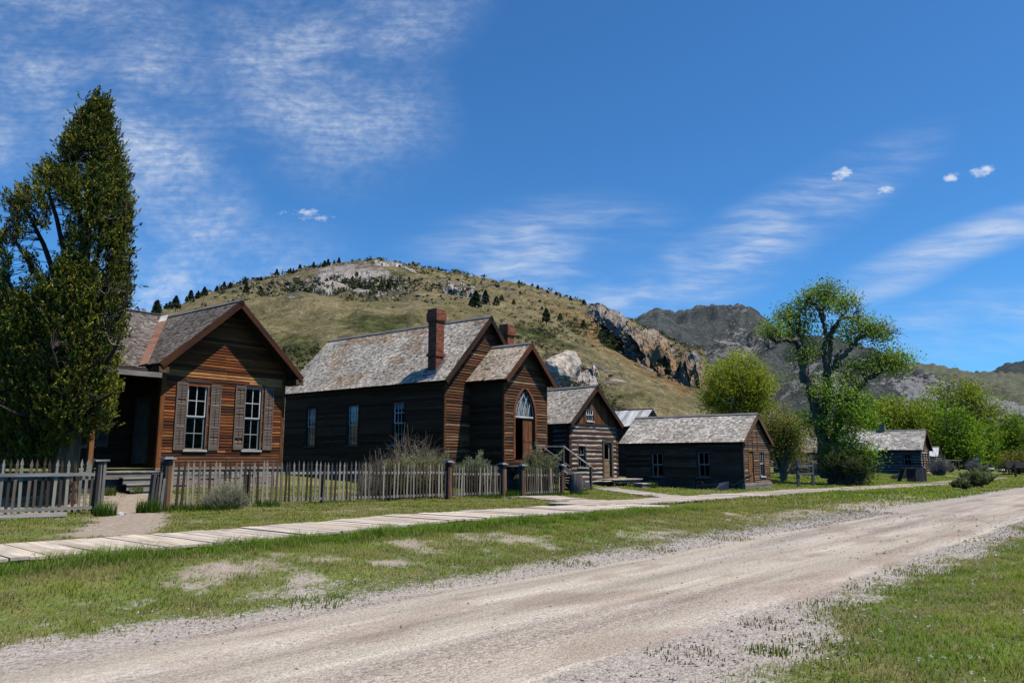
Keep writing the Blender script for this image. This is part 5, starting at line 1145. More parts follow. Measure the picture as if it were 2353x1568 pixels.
q=at(2341,1093,64); SG=empty('information_sign',(q.x,q.y,tz1(q.x,q.y)),R_(-48)-.2,'dark information board on a post at the right edge of the lane','sign')
mb=MB(); pbox(mb,(-.9,-.02,.85),(2.0,0,0),(0,.05,0),(0,.28,.5),(.014,.014,.016)); mb.build('board',M['carpaint'],SG)
for x in (-.25,): mb=MB(); pbox(mb,(x-.07,-.06,-.1),(.13,0,0),(0,.12,0),(0,0,1.35),(.10,.07,.05)); mb.build('post',M['wood'],SG)
# ------------------------------------------------------------------ foliage kit
def unit(a): return a/(np.linalg.norm(a,axis=-1,keepdims=True)+1e-9)
def leaves(mb,C,length,width,col,axis=None,spread=1.0,rg=RNG):
    """one small rhombic leaf per centre; axis biases the leaf direction"""
    n=len(C); a=rg.normal(size=(n,3)); 
    if axis is not None: a=np.asarray(axis)+a*spread
    a=unit(a); b=unit(np.cross(a,rg.normal(size=(n,3))))
    ln=(length*rg.uniform(.65,1.35,n))[:,None]/2; wd=(width*rg.uniform(.65,1.35,n))[:,None]/2
    V=np.stack([C-a*ln,C+b*wd+a*ln*.1,C+a*ln,C-b*wd+a*ln*.1],1).reshape(-1,3)
    col=np.asarray(col,float); col=np.broadcast_to(col,(n,3)) if col.ndim==1 else col
    col=np.repeat(col*rg.uniform(.8,1.2,(n,1)),4,0)
    mb.add(V,np.arange(n*4).reshape(n,4),col,np.zeros((n*4,3),np.float32))
def curve(p0,p1,sag=(0,0,0),n=6,wob=.0,rg=RNG):
    t=np.linspace(0,1,n)[:,None]; p0=np.array(p0,float);p1=np.array(p1,float)
    P=p0*(1-t)+p1*t+np.array(sag)*(4*t*(1-t)); 
    if wob: w=rg.normal(size=(n,3))*wob; w[0]=0; w[-1]*=.3; P=P+w
    return P
def tree(name,label,cat,base,group=None):
    return empty(name,base,0,label,cat,group)
def sub_tubes(mb,src,tips,r0,col,rg,wob=.08,n=5,droop=0,seg=4):
    """twigs from the nearest point of the limbs to each tip"""
    S_=np.concatenate([s for s in src])
    for tp in tips:
        d=np.linalg.norm(S_-tp,axis=1)+.6*np.maximum(S_[:,2]-tp[2],0)*1.5; k=int(np.argmin(d)); L_=np.linalg.norm(S_[k]-tp)
        P=curve(S_[k],tp,(0,0,-droop*L_),n,wob*L_,rg); tube(mb,P,np.linspace(r0*min(1,.4+L_*.3),r0*.25,n),col,seg,False)
# ------------------------------------------------------------------ juniper by the left fence
jb=at(150,1140,20.6); jb.z=tz1(jb.x,jb.y); DJ=20.6
JT=tree('juniper_tree','tall dark juniper with a sparse left side, in front of the brown house','tree',jb)
o=np.array(jb)
VX=np.array((sY,-cY,0)); VF_=np.array((cY,sY,0))     # across and along the line of sight
def jp(x,y,d=0): return np.array(at(x,y,DJ+d))
rg=np.random.default_rng(11)
tw=MB(); trunk=[jb-Vector((0,0,.3)),jp(150,1075),jp(160,1010),jp(168,900),jp(178,780),jp(190,640),jp(203,480),jp(218,330),jp(226,250)]
trunk=np.array([np.array(p) for p in trunk])
tube(tw,trunk,[.36,.30,.27,.24,.20,.16,.11,.06,.03],(.20,.115,.062),14)
for k in range(7):     # fluted bark ridges
    a=k*.9; off=np.array((math.cos(a),math.sin(a),0)); P=trunk[:4]+off*np.array([.30,.26,.235,.2])[:,None]; tube(tw,P,[.09,.075,.065,.05],vary((.22,.125,.065),.7,1.3),6)
limbs=[trunk[2:]]
def limb(pts,ds,r0,r1=.02):
    P=np.array([jp(x,y,d) for (x,y),d in zip(pts,ds)]); n=len(P); tube(tw,P,np.linspace(r0,r1,n),vary((.06,.042,.03),.8,1.2),7); 
    t=np.linspace(0,n-1,n*4); limbs.append(np.stack([np.interp(t,range(n),P[:,i]) for i in range(3)],-1))
limb([(172,860),(130,740),(80,620),(40,560),(10,530)],[0,-.5,-.8,-1,-1.1],.12)
limb([(172,830),(150,700),(100,560),(60,480),(40,450)],[0,.2,.5,.4,.2],.11)
limb([(176,800),(160,640),(130,500),(105,420),(95,380)],[0,.4,.6,.8,.8],.10)
limb([(172,850),(110,760),(50,690),(0,620),(-30,600)],[0,.4,.8,1.2,1.4],.11)
limb([(185,760),(190,560),(175,420),(165,310),(168,280)],[0,-.3,-.4,-.3,-.2],.10)
limb([(190,720),(230,560),(250,420),(250,320)],[0,-.4,-.6,-.4],.10)
limb([(180,800),(240,680),(285,540),(290,460)],[0,-.3,-.6,-.7],.10)
limb([(175,860),(240,790),(290,690),(300,600)],[0,-.5,-.9,-.8],.09)
limb([(172,880),(230,850),(265,800),(280,760)],[0,-.8,-1.2,-1.2],.08)
limb([(165,930),(100,880),(20,820),(-40,760)],[0,-.6,-1.2,-1.5],.09)
limb([(165,930),(210,930),(245,910),(262,900)],[0,-.7,-1.2,-1.3],.07)
limb([(165,930),(110,960),(40,950),(-20,920)],[0,-.9,-1.6,-1.8],.07)
limb([(170,900),(150,880),(130,840),(120,800)],[0,-1.0,-1.8,-2.0],.08)
limb([(175,860),(200,800),(205,740),(200,690)],[0,1.0,1.7,1.9],.08)
yk=np.array([240,256,276,306,350,400,440,500,560,620,660,700,800,900,960,1035])
lk=np.array([224,210,192,168,128,85,12,-2,-10,-20,-30,-40,-60,-70,-40,30]); rk_=np.array([232,238,245,254,268,286,292,294,296,298,300,292,272,262,258,110])
# dense-foliage inner left edge (between lk and this the crown is open)
dk_=np.array([205,180,170,150,130,120,130,140,150,140,90,20,-60,-70,-70,-60])
tips=[];open_=[]
while len(tips)<2350:
    y=rg.uniform(244,1030); l,r_=np.interp(y,yk,lk),np.interp(y,yk,rk_); c=(l+r_)/2;h=(r_-l)/2
    if rg.random()>(.25+.75*h/190): continue
    a=rg.uniform(0,2*math.pi); q=rg.uniform(.45,1.0)**.5; x=c+h*q*math.cos(a); hd=min(h,175)*KD*DJ/F_PX
    dd=hd*.9*q*math.sin(a)
    isop=x<np.interp(y,yk,dk_)
    hole=vn(x*.03,y*.022,77)*.6+vn(x*.07,y*.05,78)*.4
    if isop and (rg.random()<.5 or hole<.44): continue
    if not isop and hole<.36: continue
    tips.append(jp(x,y,dd)); open_.append(isop)
tips=np.array(tips); open_=np.array(open_)
sub_tubes(tw,limbs,tips[::2],.018,(.085,.065,.05),rg,.06,4,-.05,3)
sub_tubes(tw,limbs,tips[1::2][open_[1::2]],.018,(.085,.065,.05),rg,.06,4,-.05,3)
for _ in range(12): # bare silver twigs on the near side
    x=rg.uniform(190,260);y=rg.uniform(500,860); p=jp(x,y,-1.0-rg.uniform(0,.4)); 
    for k in range(5): e=p+np.array((rg.normal()*.25,rg.normal()*.25,rg.uniform(.05,.5))); tube(tw,curve(p,e,(0,0,0),4,.04,rg),[.012,.01,.007,.004],(.26,.21,.17),3,False)
tw.build('trunk',M['bark'],None,True)
jtr=bpy.data.objects['trunk']; jtr.name='trunk'; jtr.parent=JT; jtr.matrix_parent_inverse=Matrix.Translation(-jb)
cr=MB()
axc=np.array(jp(165,700))
for tp,op in zip(tips,open_):
    ax=tp-axc; ax[2]=0; ax=ax/(np.linalg.norm(ax)+1e-6); dirn=unit(ax*.55+np.array((0,0,1.)))
    nsp=7 if op else 10
    k=rg.uniform(.5,1.5); base=np.array((.155,.162,.018)); 
    if rg.random()<.24: base=np.array((.29,.25,.024))
    if rg.random()<.2: base=np.array((.05,.07,.018))
    if rg.random()<.05: base=np.array((.12,.085,.03))
    R0=.10 if op else .145
    for s in range(nsp):
        c0=tp+rg.normal(size=3)*np.array((R0*.75,R0*.75,R0*1.5)); d0=unit(dirn+rg.normal(size=3)*.4); ln=rg.uniform(.12,.26)
        m_=17; t=rg.uniform(0,1,m_)[:,None]; C=c0+d0*ln*t+rg.normal(size=(m_,3))*.022*(1.15-t)
        leaves(cr,C,.078,.028,base*k*(.6+.75*t),d0,.45,rg)
o=cr.build('crown',M['needle']); o.parent=JT; o.matrix_parent_inverse=Matrix.Translation(-jb)
# ------------------------------------------------------------------ big cottonwood
DC=47.5
def c6(x,y): return ((x/1.8233+2700)*2352/3713,(y/1.8233+1000)*2352/3713)
def cp(x,y,d=0): return np.array(at(*c6(x,y),DC+d))
PXM=1024/3713/1.8233*DC/F_PX
cb=Vector(cp(605,1395)); cb.z=tz1(cb.x,cb.y)
CT_=tree('cottonwood_tree','large spreading cottonwood with thick dark limbs, right of the low clapboard house','tree',cb)
rg=np.random.default_rng(5); tw=MB(); limbs=[]
def climb(pts,ds,r0,r1,col=(.15,.12,.092)):
    P=np.array([cp(x,y,d) for (x,y),d in zip(pts,ds)]); n=len(P); t=np.linspace(0,n-1,n*5)
    # smooth
    Q=np.stack([np.interp(t,range(n),P[:,i]) for i in range(3)],-1); Q[1:-1]=(Q[:-2]+Q[1:-1]*2+Q[2:])/4; Q[1:-1]+=rg.normal(size=Q[1:-1].shape)*.055
    tube(tw,Q,np.interp(t,[0,n-1],[r0,r1]),vary(col,.85,1.15),9); limbs.append(Q)
Z3=lambda *a:list(a)
climb([(605,1420),(600,1330),(590,1200),(585,1080)],[0,0,.1,.2],.46,.32,(.17,.14,.11))
climb([(540,1330),(520,1150),(500,980),(450,820),(415,700),(398,590),(390,520)],[.4,.3,.2,.1,0,0,0],.40,.19)
climb([(398,560),(370,470),(340,430),(280,415),(220,435),(150,490)],[0,-.4,-.8,-1.1,-1.3,-1.4],.22,.05)
climb([(385,700),(378,590),(372,560)],[.1,.1,.1],.2,.16)
climb([(395,520),(365,420),(355,330),(370,220)],[0,.5,.8,1],.2,.05)
climb([(520,1000),(530,850),(545,700),(545,640),(535,520),(545,400),(520,300),(510,220),(540,130)],[.2,.3,.3,.2,.2,.2,.1,0,0],.31,.045)
climb([(545,640),(560,520),(570,390),(620,300),(670,220)],[.2,.5,.7,.8,.9],.22,.05)
climb([(520,300),(480,210),(430,160)],[0,-.2,-.3],.13,.04)
climb([(550,400),(620,290),(690,265),(750,280)],[0,-.5,-.8,-.9],.13,.03)
climb([(548,650),(600,590),(680,500),(760,410),(830,365),(900,350),(960,380)],[.2,-.2,-.6,-.9,-1.1,-1.2,-1.3],.21,.045)
climb([(585,600),(610,530),(640,490)],[0,.4,.8],.14,.06)
climb([(600,1000),(680,840),(770,720),(850,665),(920,625),(985,605)],[.2,-.3,-.8,-1.2,-1.4,-1.5],.26,.06)
climb([(590,1090),(630,950),(700,880),(760,850)],[0,-.8,-1.3,-1.6],.2,.05)
for (x,y) in ((900,350),(930,365),(960,380),(720,255),(750,240),(160,470),(200,430)):
    p=cp(x,y,-1)
    for k in range(9): e=p+np.array(VX)*rg.uniform(-.2,1.3)*(1 if x>500 else -1)+np.array((0,0,rg.uniform(-.7,.9)))+VF_*rg.normal()*.3; tube(tw,curve(p,e,(0,0,.08),5,.06,rg),np.linspace(.028,.006,5),(.13,.105,.085),3,False)
ELL=[(545,95,95,70,0,30),(455,145,85,55,0,26),(620,165,100,60,.3,28),(395,190,75,50,.5,18),(520,190,90,50,-.6,14),(680,150,60,45,.4,12),(300,230,60,40,.4,8),(175,350,85,42,-1.2,26),(280,290,80,55,.2,24),(350,370,100,55,.5,26),(420,480,95,60,.4,26),(300,340,150,110,.6,15),(480,320,120,120,.9,9),(700,290,120,100,.8,9),(610,470,100,90,1.1,5),(860,420,90,60,-.6,8),(360,520,70,48,-.2,14),(430,260,70,50,.6,10),(610,370,70,50,1,9),(760,320,85,70,-.9,28),(860,345,85,60,-1.2,28),(700,390,60,45,-.6,12),(880,400,60,35,-1.2,10),(950,520,110,52,-1.3,34),(1035,560,75,50,-1.4,20),(850,585,105,52,-1.2,28),(700,605,100,45,-.8,18),(1000,620,70,35,-1.5,10),(625,735,165,80,-1.2,44),(670,825,135,80,-1.5,36),(480,680,120,55,1.3,12),(620,915,85,60,-1.3,14),(430,760,70,50,1.2,8),(690,1000,100,75,-1.4,18),(750,930,105,65,-1.4,20),(560,1090,95,85,1.5,10),(720,1110,110,80,-1.3,18),(800,1190,80,75,-1.8,20),(560,800,60,70,-.9,12),(545,1000,55,80,-.9,11),(600,1090,80,80,-1.,14),(600,1210,70,70,-.8,9),(700,880,120,90,-1.5,22),(760,820,70,60,-1.2,12),(470,900,60,60,1.5,12),(420,960,55,110,2.5,22)]
cr=MB(); tips=[]; dk=MB()
for (x,y,rx,ry,d,n) in ELL:
    for k in range(int(n*1.05)):
        v=rg.normal(size=3); v/=np.linalg.norm(v); v*=rg.uniform(.2,1.05)**.5
        p=cp(x,y,d)+VX*v[0]*rx*PXM+np.array((0,0,1))*v[1]*ry*PXM+VF_*v[2]*min(rx,ry*1.5)*PXM*.9
        tips.append(p); low=np.clip((y-600)/500,0,1)
        base=np.array((.235,.325,.065))*(1-low)+np.array((.215,.345,.03))*low
        base=base*rg.uniform(.5,1.35)
        if rg.random()<.15: base=base*np.array((1.25,1.1,1.3))
        m_=int(rg.uniform(24,46)); C=p+rg.normal(size=(m_,3))*np.array((.38,.38,.26)); C[:,2]-=.08*np.hypot(C[:,0]-p[0],C[:,1]-p[1])
        leaves(cr,C,.135,.095,base,None,1,rg)
sub_tubes(tw,limbs,np.array(tips)[::1],.035,(.10,.08,.062),rg,.07,5,.03,3)
# brushy undergrowth at the foot
ug=MB()
for k in range(34):
    p=cp(rg.uniform(660,830),1385,rg.uniform(-2.2,.5)); p[2]=tz1(p[0],p[1]); e=p+np.array((rg.normal()*.35,rg.normal()*.35,rg.uniform(.5,1.6)))
    tube(ug,curve(p,e,(0,0,.1),4,.08,rg),np.linspace(.018,.005,4),(.11,.085,.065),3,False); m_=70
    t=rg.uniform(.25,1.,m_)[:,None]; C=p*(1-t)+e*t+rg.normal(size=(m_,3))*.25; C[:,2]=np.maximum(C[:,2],tz1(p[0],p[1])+.03); leaves(ug,C,.10,.07,np.array((.04,.062,.012))*rg.uniform(.6,1.5),None,1,rg)
def world_child(mb,name,mat,root,loc,smooth=False):
    o=mb.build(name,mat,None,smooth); o.parent=root; o.matrix_parent_inverse=Matrix.Translation(-Vector(loc)); return o
world_child(tw,'trunk',M['bark'],CT_,cb,True); world_child(cr,'crown',M['leaf'],CT_,cb)
us_=cp(745,1385,-.8); UB=tree('undergrowth_bush','dark leafy bush crowding the foot of the big cottonwood on its right','bush',Vector((us_[0],us_[1],tz1(us_[0],us_[1]))))
world_child(ug,'foliage',M['leaf'],UB,UB.location)
# ------------------------------------------------------------------ fan-shaped willows and background trees
def fan_tree(name,label,cat,bx,by,D,crown,nl,leafn,lsz,cols,seed,twigc=(.14,.11,.075),trunk=.16,shell=.55,stems=9,group=None,rs=.38,tw_n=1,zb=None,ragged=.0):
    """crown: list of (x,y,rx,ry) in photo units"""
    rg=np.random.default_rng(seed); b=at(bx,by,D); b.z=tz1(b.x,b.y) if zb is None else zb; k=KD*D/F_PX
    root=tree(name,label,cat,b,group); tw=MB(); cr=MB(); tips=[]; tot=sum(c[2]*c[3] for c in crown)
    for (x,y,rx,ry) in crown:
        for _ in range(max(3,int(nl*rx*ry/tot))):
            v=rg.normal(size=3); v/=np.linalg.norm(v); q=rg.uniform(shell**2,1.)**.5*(1+rg.normal()*ragged); v*=q
            p=np.array(at(x,y,D))+VX*v[0]*rx*k+np.array((0,0,1))*v[1]*ry*k+VF_*v[2]*rx*k*.85
            if p[2]<b.z+.2: continue
            tips.append((p,v[1])) if True else None
    T=np.array([t[0] for t in tips]); limbs=[]; cen=T.mean(0); B=np.array(b)
    for s in range(stems):
        a=2*math.pi*s/stems+rg.uniform(-.3,.3); sp=rg.uniform(.25,.75); h=(T[:,2].max()-B[2])
        hx=crown[0][2]*k; e=np.array((cen[0],cen[1],B[2]))+np.array((math.cos(a)*sp*hx,math.sin(a)*sp*hx,h*rg.uniform(.55,.85)))
        P=curve(B+np.array((math.cos(a),math.sin(a),0))*trunk*.4-np.array((0,0,.2)),e,(-(e[0]-B[0])*.12,-(e[1]-B[1])*.12,h*.04),9,h*.012,rg); tube(tw,P,np.linspace(trunk*.8,.025,9),vary(twigc,.8,1.2),6,False); limbs.append(P[2:])
    sub_tubes(tw,limbs,T[::tw_n],.03,twigc,rg,.05,4,0,3)
    for p,vz in tips:
        c=np.array(cols[rg.integers(len(cols))])*rg.uniform(.65,1.25)*(1+.12*vz); C=p+rg.normal(size=(leafn,3))*rs; C[:,2]=np.maximum(C[:,2],b.z+.1)
        leaves(cr,C,lsz,lsz*.55,c,(0,0,.3),1,rg)
    world_child(tw,'trunk',M['bark'],root,b); world_child(cr,'crown',M['leaf'],root,b); return root
yg=[(.34,.36,.026),(.29,.33,.026),(.38,.38,.04),(.22,.26,.03)]
fan_tree('willow_tree','rounded yellow-green willow behind the low clapboard house','tree',1700,1010,58,[(1697,885,84,76),(1660,905,55,60),(1730,900,50,65)],680,44,.15,yg,21,(.30,.25,.14),.16,.30,16,rs=.30,ragged=.07)
fan_tree('willow_tree','pale thin-leaved willow between the low clapboard house and the cottonwood','tree',1800,1100,52,[(1795,985,50,62),(1815,1015,42,50),(1765,1010,35,45)],330,34,.14,[(.24,.24,.05),(.20,.20,.06),(.26,.23,.07)],22,(.24,.20,.13),.12,.3,10,rs=.3)
fan_tree('dead_willow','grey mostly leafless willow arching over the dark log house','tree',1800,1105,56,[(1800,1050,62,30),(1850,1060,45,25)],170,8,.11,[(.17,.14,.09),(.13,.12,.06)],23,(.30,.25,.19),.09,.2,12,rs=.3)
dg=[(.165,.265,.016),(.20,.30,.02),(.11,.19,.016),(.25,.32,.026)]
my=[(.26,.31,.026),(.29,.31,.034),(.19,.25,.022)]
BGT=[('bushy green willow behind the roof of the far log cabin',2050,1050,105,[(2050,965,60,50),(2010,950,45,45),(2090,960,45,50)],my),
('dark green tree between the far log cabin and the tall right-hand tree',2120,1060,110,[(2125,985,40,65),(2100,1000,35,45)],dg),
('tall thin-topped olive tree standing highest on the right',2215,1075,112,[(2195,905,55,40),(2245,930,45,50),(2265,975,35,50),(2185,955,40,40)],my),
('bright green leafy tree rising straight behind the open shed',2190,1080,104,[(2190,1000,48,75),(2165,1030,35,45),(2215,1040,40,45)],dg),
('dense green poplar right of the open shed',2240,1078,108,[(2243,1020,42,55),(2262,1045,30,35)],dg),
('green tree at the right edge under the scree slope',2320,1075,114,[(2325,1000,46,55),(2300,1035,40,38),(2350,1035,40,45)],dg),
('pale green young tree left of the open shed, over the hut roof',2150,1070,124,[(2150,1040,30,32),(2140,1015,24,25)],[(.14,.21,.02),(.17,.22,.03)]),
('green tree crowding the left end of the far log cabin',1990,1060,96,[(1985,985,38,55),(1970,1020,30,40)],dg),
('small leafy tree at the far end behind the dark truck',2285,1068,128,[(2285,1035,28,26)],dg)]
for k,(lb,x,y,D,crn,cols) in enumerate(BGT): fan_tree('leafy_tree',lb,'tree',x,y,D,crn,165 if k not in(6,8) else 60,46,.36,cols,60+k,(.10,.08,.06),.22,.35,7,'leafy trees at the far end of the village',.72,1,.3,.10)
fan_tree('willow_bush','orange-green willow bush at the right edge above the dark signboard','bush',2338,1092,76,[(2338,1060,34,24),(2325,1068,24,18),(2355,1065,22,22)],150,30,.2,[(.20,.18,.03),(.25,.19,.04),(.15,.16,.03)],75,(.22,.13,.06),.06,.2,14,rs=.35)
# ------------------------------------------------------------------ shrubs
def shrub(name,label,cat,loc,rx,h,seed,ntw,leafn,lsz,lcol,tcol,group=None,tr=.012,spreadz=.75,sub=3,base=.0,upr=.4,lw=.4,leafy=.3):
    rg=np.random.default_rng(seed); z=tz1(loc[0],loc[1]); b=Vector((loc[0],loc[1],z)); root=empty(name,b,0,label,cat,group); tw=MB(); cr=MB(); B=np.array(b); has=False
    for k in range(ntw):
        a=rg.uniform(0,2*math.pi); rr=rg.uniform(0,1)**.5; tip=np.array((math.cos(a)*rr*rx,math.sin(a)*rr*rx,h*(1-spreadz*rr**2)*rg.uniform(.65,1.05)))
        p0=B+np.array((tip[0]*.25,tip[1]*.25,-.03)); e=B+tip; P=curve(p0,e,(tip[0]*.08,tip[1]*.08,-.04*h),5,h*.03,rg); tube(tw,P,np.linspace(tr,tr*.3,5),np.array(tcol)*rg.uniform(.65,1.3),3,False)
        for s in range(sub):
            t=rg.uniform(.35,.9); q=P[int(t*4)]; e2=q+(e-q)*.4+np.array((rg.normal()*.13,rg.normal()*.13,rg.uniform(0,.2)))*h; tube(tw,curve(q,e2,(0,0,0),4,h*.015,rg),np.linspace(tr*.5,tr*.2,4),np.array(tcol)*rg.uniform(.65,1.3),3,False)
            if leafn and rg.random()<.9:
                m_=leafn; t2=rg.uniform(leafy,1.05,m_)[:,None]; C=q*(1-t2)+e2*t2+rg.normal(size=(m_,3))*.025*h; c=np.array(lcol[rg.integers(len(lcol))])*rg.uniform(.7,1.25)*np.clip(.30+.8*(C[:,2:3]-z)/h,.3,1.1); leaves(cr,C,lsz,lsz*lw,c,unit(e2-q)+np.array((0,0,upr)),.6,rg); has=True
    world_child(tw,'stems',M['twig'],root,b)
    if has: world_child(cr,'foliage',M['leaf'],root,b)
    return root
rab=[(.46,.43,.28),(.50,.45,.31),(.37,.38,.21)]
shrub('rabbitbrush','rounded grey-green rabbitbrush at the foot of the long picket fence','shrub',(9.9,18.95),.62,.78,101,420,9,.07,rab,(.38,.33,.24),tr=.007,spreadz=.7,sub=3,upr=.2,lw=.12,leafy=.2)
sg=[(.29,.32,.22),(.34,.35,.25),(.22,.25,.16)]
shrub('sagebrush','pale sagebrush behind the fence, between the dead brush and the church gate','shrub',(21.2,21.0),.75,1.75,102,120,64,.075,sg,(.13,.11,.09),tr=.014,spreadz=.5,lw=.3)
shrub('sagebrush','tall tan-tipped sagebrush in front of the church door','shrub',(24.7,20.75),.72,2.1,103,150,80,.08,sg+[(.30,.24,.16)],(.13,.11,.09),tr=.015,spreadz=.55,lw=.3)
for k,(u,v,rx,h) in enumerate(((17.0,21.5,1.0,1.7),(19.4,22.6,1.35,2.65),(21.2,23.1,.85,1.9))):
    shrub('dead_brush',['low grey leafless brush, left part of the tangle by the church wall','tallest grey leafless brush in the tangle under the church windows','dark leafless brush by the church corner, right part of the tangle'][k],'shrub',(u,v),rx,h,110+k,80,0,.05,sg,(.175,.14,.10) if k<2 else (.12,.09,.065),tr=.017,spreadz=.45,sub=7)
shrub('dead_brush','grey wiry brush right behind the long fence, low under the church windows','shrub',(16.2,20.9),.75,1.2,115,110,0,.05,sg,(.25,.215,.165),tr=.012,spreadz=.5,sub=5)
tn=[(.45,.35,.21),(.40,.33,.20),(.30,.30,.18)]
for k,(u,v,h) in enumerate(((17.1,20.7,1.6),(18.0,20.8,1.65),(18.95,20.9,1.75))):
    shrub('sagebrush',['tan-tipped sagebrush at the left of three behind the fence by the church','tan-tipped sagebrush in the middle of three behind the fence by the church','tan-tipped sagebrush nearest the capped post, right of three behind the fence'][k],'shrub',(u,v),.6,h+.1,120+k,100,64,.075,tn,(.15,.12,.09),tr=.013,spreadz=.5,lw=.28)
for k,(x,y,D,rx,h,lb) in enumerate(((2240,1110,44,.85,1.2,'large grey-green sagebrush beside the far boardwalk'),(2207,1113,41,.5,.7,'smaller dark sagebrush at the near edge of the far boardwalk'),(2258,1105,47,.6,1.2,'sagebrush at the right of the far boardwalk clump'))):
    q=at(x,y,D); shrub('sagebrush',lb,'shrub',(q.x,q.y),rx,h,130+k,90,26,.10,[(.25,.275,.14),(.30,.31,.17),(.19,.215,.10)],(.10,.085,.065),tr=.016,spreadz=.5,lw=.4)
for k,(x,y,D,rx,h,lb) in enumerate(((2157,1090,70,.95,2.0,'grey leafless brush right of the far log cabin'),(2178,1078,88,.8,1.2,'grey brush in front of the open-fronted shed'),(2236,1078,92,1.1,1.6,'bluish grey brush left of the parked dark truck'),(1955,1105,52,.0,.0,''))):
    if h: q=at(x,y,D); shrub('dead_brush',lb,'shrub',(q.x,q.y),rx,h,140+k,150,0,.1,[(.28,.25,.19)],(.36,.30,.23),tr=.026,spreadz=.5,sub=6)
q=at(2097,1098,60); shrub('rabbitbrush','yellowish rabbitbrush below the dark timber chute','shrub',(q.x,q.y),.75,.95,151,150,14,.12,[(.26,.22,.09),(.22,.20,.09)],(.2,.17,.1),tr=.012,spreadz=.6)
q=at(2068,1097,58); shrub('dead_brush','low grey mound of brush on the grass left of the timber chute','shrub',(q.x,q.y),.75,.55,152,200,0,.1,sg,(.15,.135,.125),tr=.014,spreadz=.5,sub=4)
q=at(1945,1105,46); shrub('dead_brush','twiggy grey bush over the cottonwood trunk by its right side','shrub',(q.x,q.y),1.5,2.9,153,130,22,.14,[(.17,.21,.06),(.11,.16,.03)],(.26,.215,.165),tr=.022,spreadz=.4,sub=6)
# ------------------------------------------------------------------ trees, rocks and brush on the hill
PINE=[]
for k in range(5):
    rg=np.random.default_rng(200+k); mb=MB(); H_=1.0; n=420; t=rg.uniform(.06,1,n)**.85; ro=(.34 if k<3 else .46)*(1-t)**.75*(1 if k<3 else 1.05)+.02
    a=rg.uniform(0,2*math.pi,n); q=ro*rg.uniform(.35,1.,n)**.6*(.75+.5*vn(a*1.5+k*9,t*6,k)); C=np.stack([np.cos(a)*q,np.sin(a)*q,t],-1)
    leaves(mb,C,.17,.11,np.array((.032,.046,.020) if k<3 else (.052,.064,.018))*rg.uniform(.6,1.5,(n,1)),np.stack([np.cos(a)*.6,np.sin(a)*.6,a*0+.3],-1),.7,rg)
    tube(mb,[(0,0,-.12),(0,0,.5)],[.03,.015],(.10,.07,.05),5); o=mb.build('conifer_tree',M['needle']); PINE.append(o.data); bpy.data.objects.remove(o)
def pine(dx,dy,h,k,label,group,pos=None):
    p=HILL.hit(dx,dy) if pos is None else pos
    o=bpy.data.objects.new('conifer_tree',PINE[k]); COL.objects.link(o); o.location=(p.x,p.y,p.z-.2); o.scale=(h*U_(.85,1.2),h*U_(.85,1.2),h); o.rotation_euler=(0,0,U_(0,6.3)); tag(o,label,'tree',group)
LG='dark conifers along the left ridge of the hill'
rgx=random.Random(4)
RX=np.interp
hk=[(330,717),(352,716),(400,702),(450,682),(500,664),(560,647),(620,634),(680,620),(740,606),(800,597),(850,592),(960,607),(1100,637),(1200,651),(1260,667),(1330,691),(1400,713)]
for k in range(34):
    x=rgx.choice([rgx.uniform(352,480),rgx.uniform(352,560),rgx.uniform(480,700),rgx.uniform(690,790)]); y=np.interp(x,[a for a,b in hk],[b for a,b in hk])+rgx.uniform(1,9)
    pine(x,y,rgx.uniform(2.6,5.6)*(1.1 if x<480 else .8)*.75,rgx.randrange(3),'dark conifer on the left skyline of the grassy hill',LG)
for k in range(18):
    x=rgx.uniform(830,1430); y=np.interp(x,[a for a,b in hk],[b for a,b in hk])+rgx.uniform(1,7)
    pine(x,y,rgx.uniform(.9,1.9),3+rgx.randrange(2),'low dark juniper on the right skyline of the grassy hill','low dark junipers along the right ridge of the hill')
for k in range(9): 
    x=rgx.uniform(640,1010); y=rgx.uniform(610,650)
    if y>np.interp(x,[a for a,b in hk],[b for a,b in hk])+4: pine(x,y,rgx.uniform(1.0,2.0),3+rgx.randrange(2),'small dark juniper among the rocks of the hill summit','small junipers among the summit rocks')
SP=[(565,672,6,'lone conifer on the hill just above the ridge of the brown house'),(688,678,4,'left of two bushy junipers left of the hill centre'),(701,676,4,'right of two bushy junipers left of the hill centre'),(778,725,3.5,'round dark juniper alone in mid slope above the church roof'),(875,665,4.5,'left of two junipers standing together right of the summit'),(893,664,5,'right of two junipers standing together right of the summit'),(870,738,2,'tiny dark juniper beside the church chimney, left'),(1083,708,5,'left juniper of the tight group above the church gable'),(1093,703,7,'tallest juniper of the tight group above the church gable'),(1115,690,5,'juniper up the slope from the tight group'),(1140,697,4,'small juniper right of the tight group'),(1255,736,5.5,'larger of two round junipers on the right slope'),(1287,736,4.5,'smaller of two round junipers on the right slope'),(1340,752,4.2,'low round juniper farthest right on the open slope'),(1152,689,3,'small juniper just right of the tight group'),(1180,695,2.5,'tiny juniper on the right slope near the skyline'),(1245,708,2.5,'tiny juniper above the two round junipers'),(1372,808,3.5,'dark juniper among the rocks of the ochre slope'),(824,742,1.8,'tiny juniper low on the slope above the church roof'),(766,690,2.4,'small juniper in the grass below the summit rocks'),(705,742,1.6,'low dark bush on the slope left of the church roof'),(1240,690,2,'tiny juniper near the right skyline'),(1195,672,2.4,'small juniper just under the right skyline')]
for x,y,h,lb in SP: pine(x,y+3,h*.45,3 if h<5 else 2,lb,'scattered junipers on the hillside')
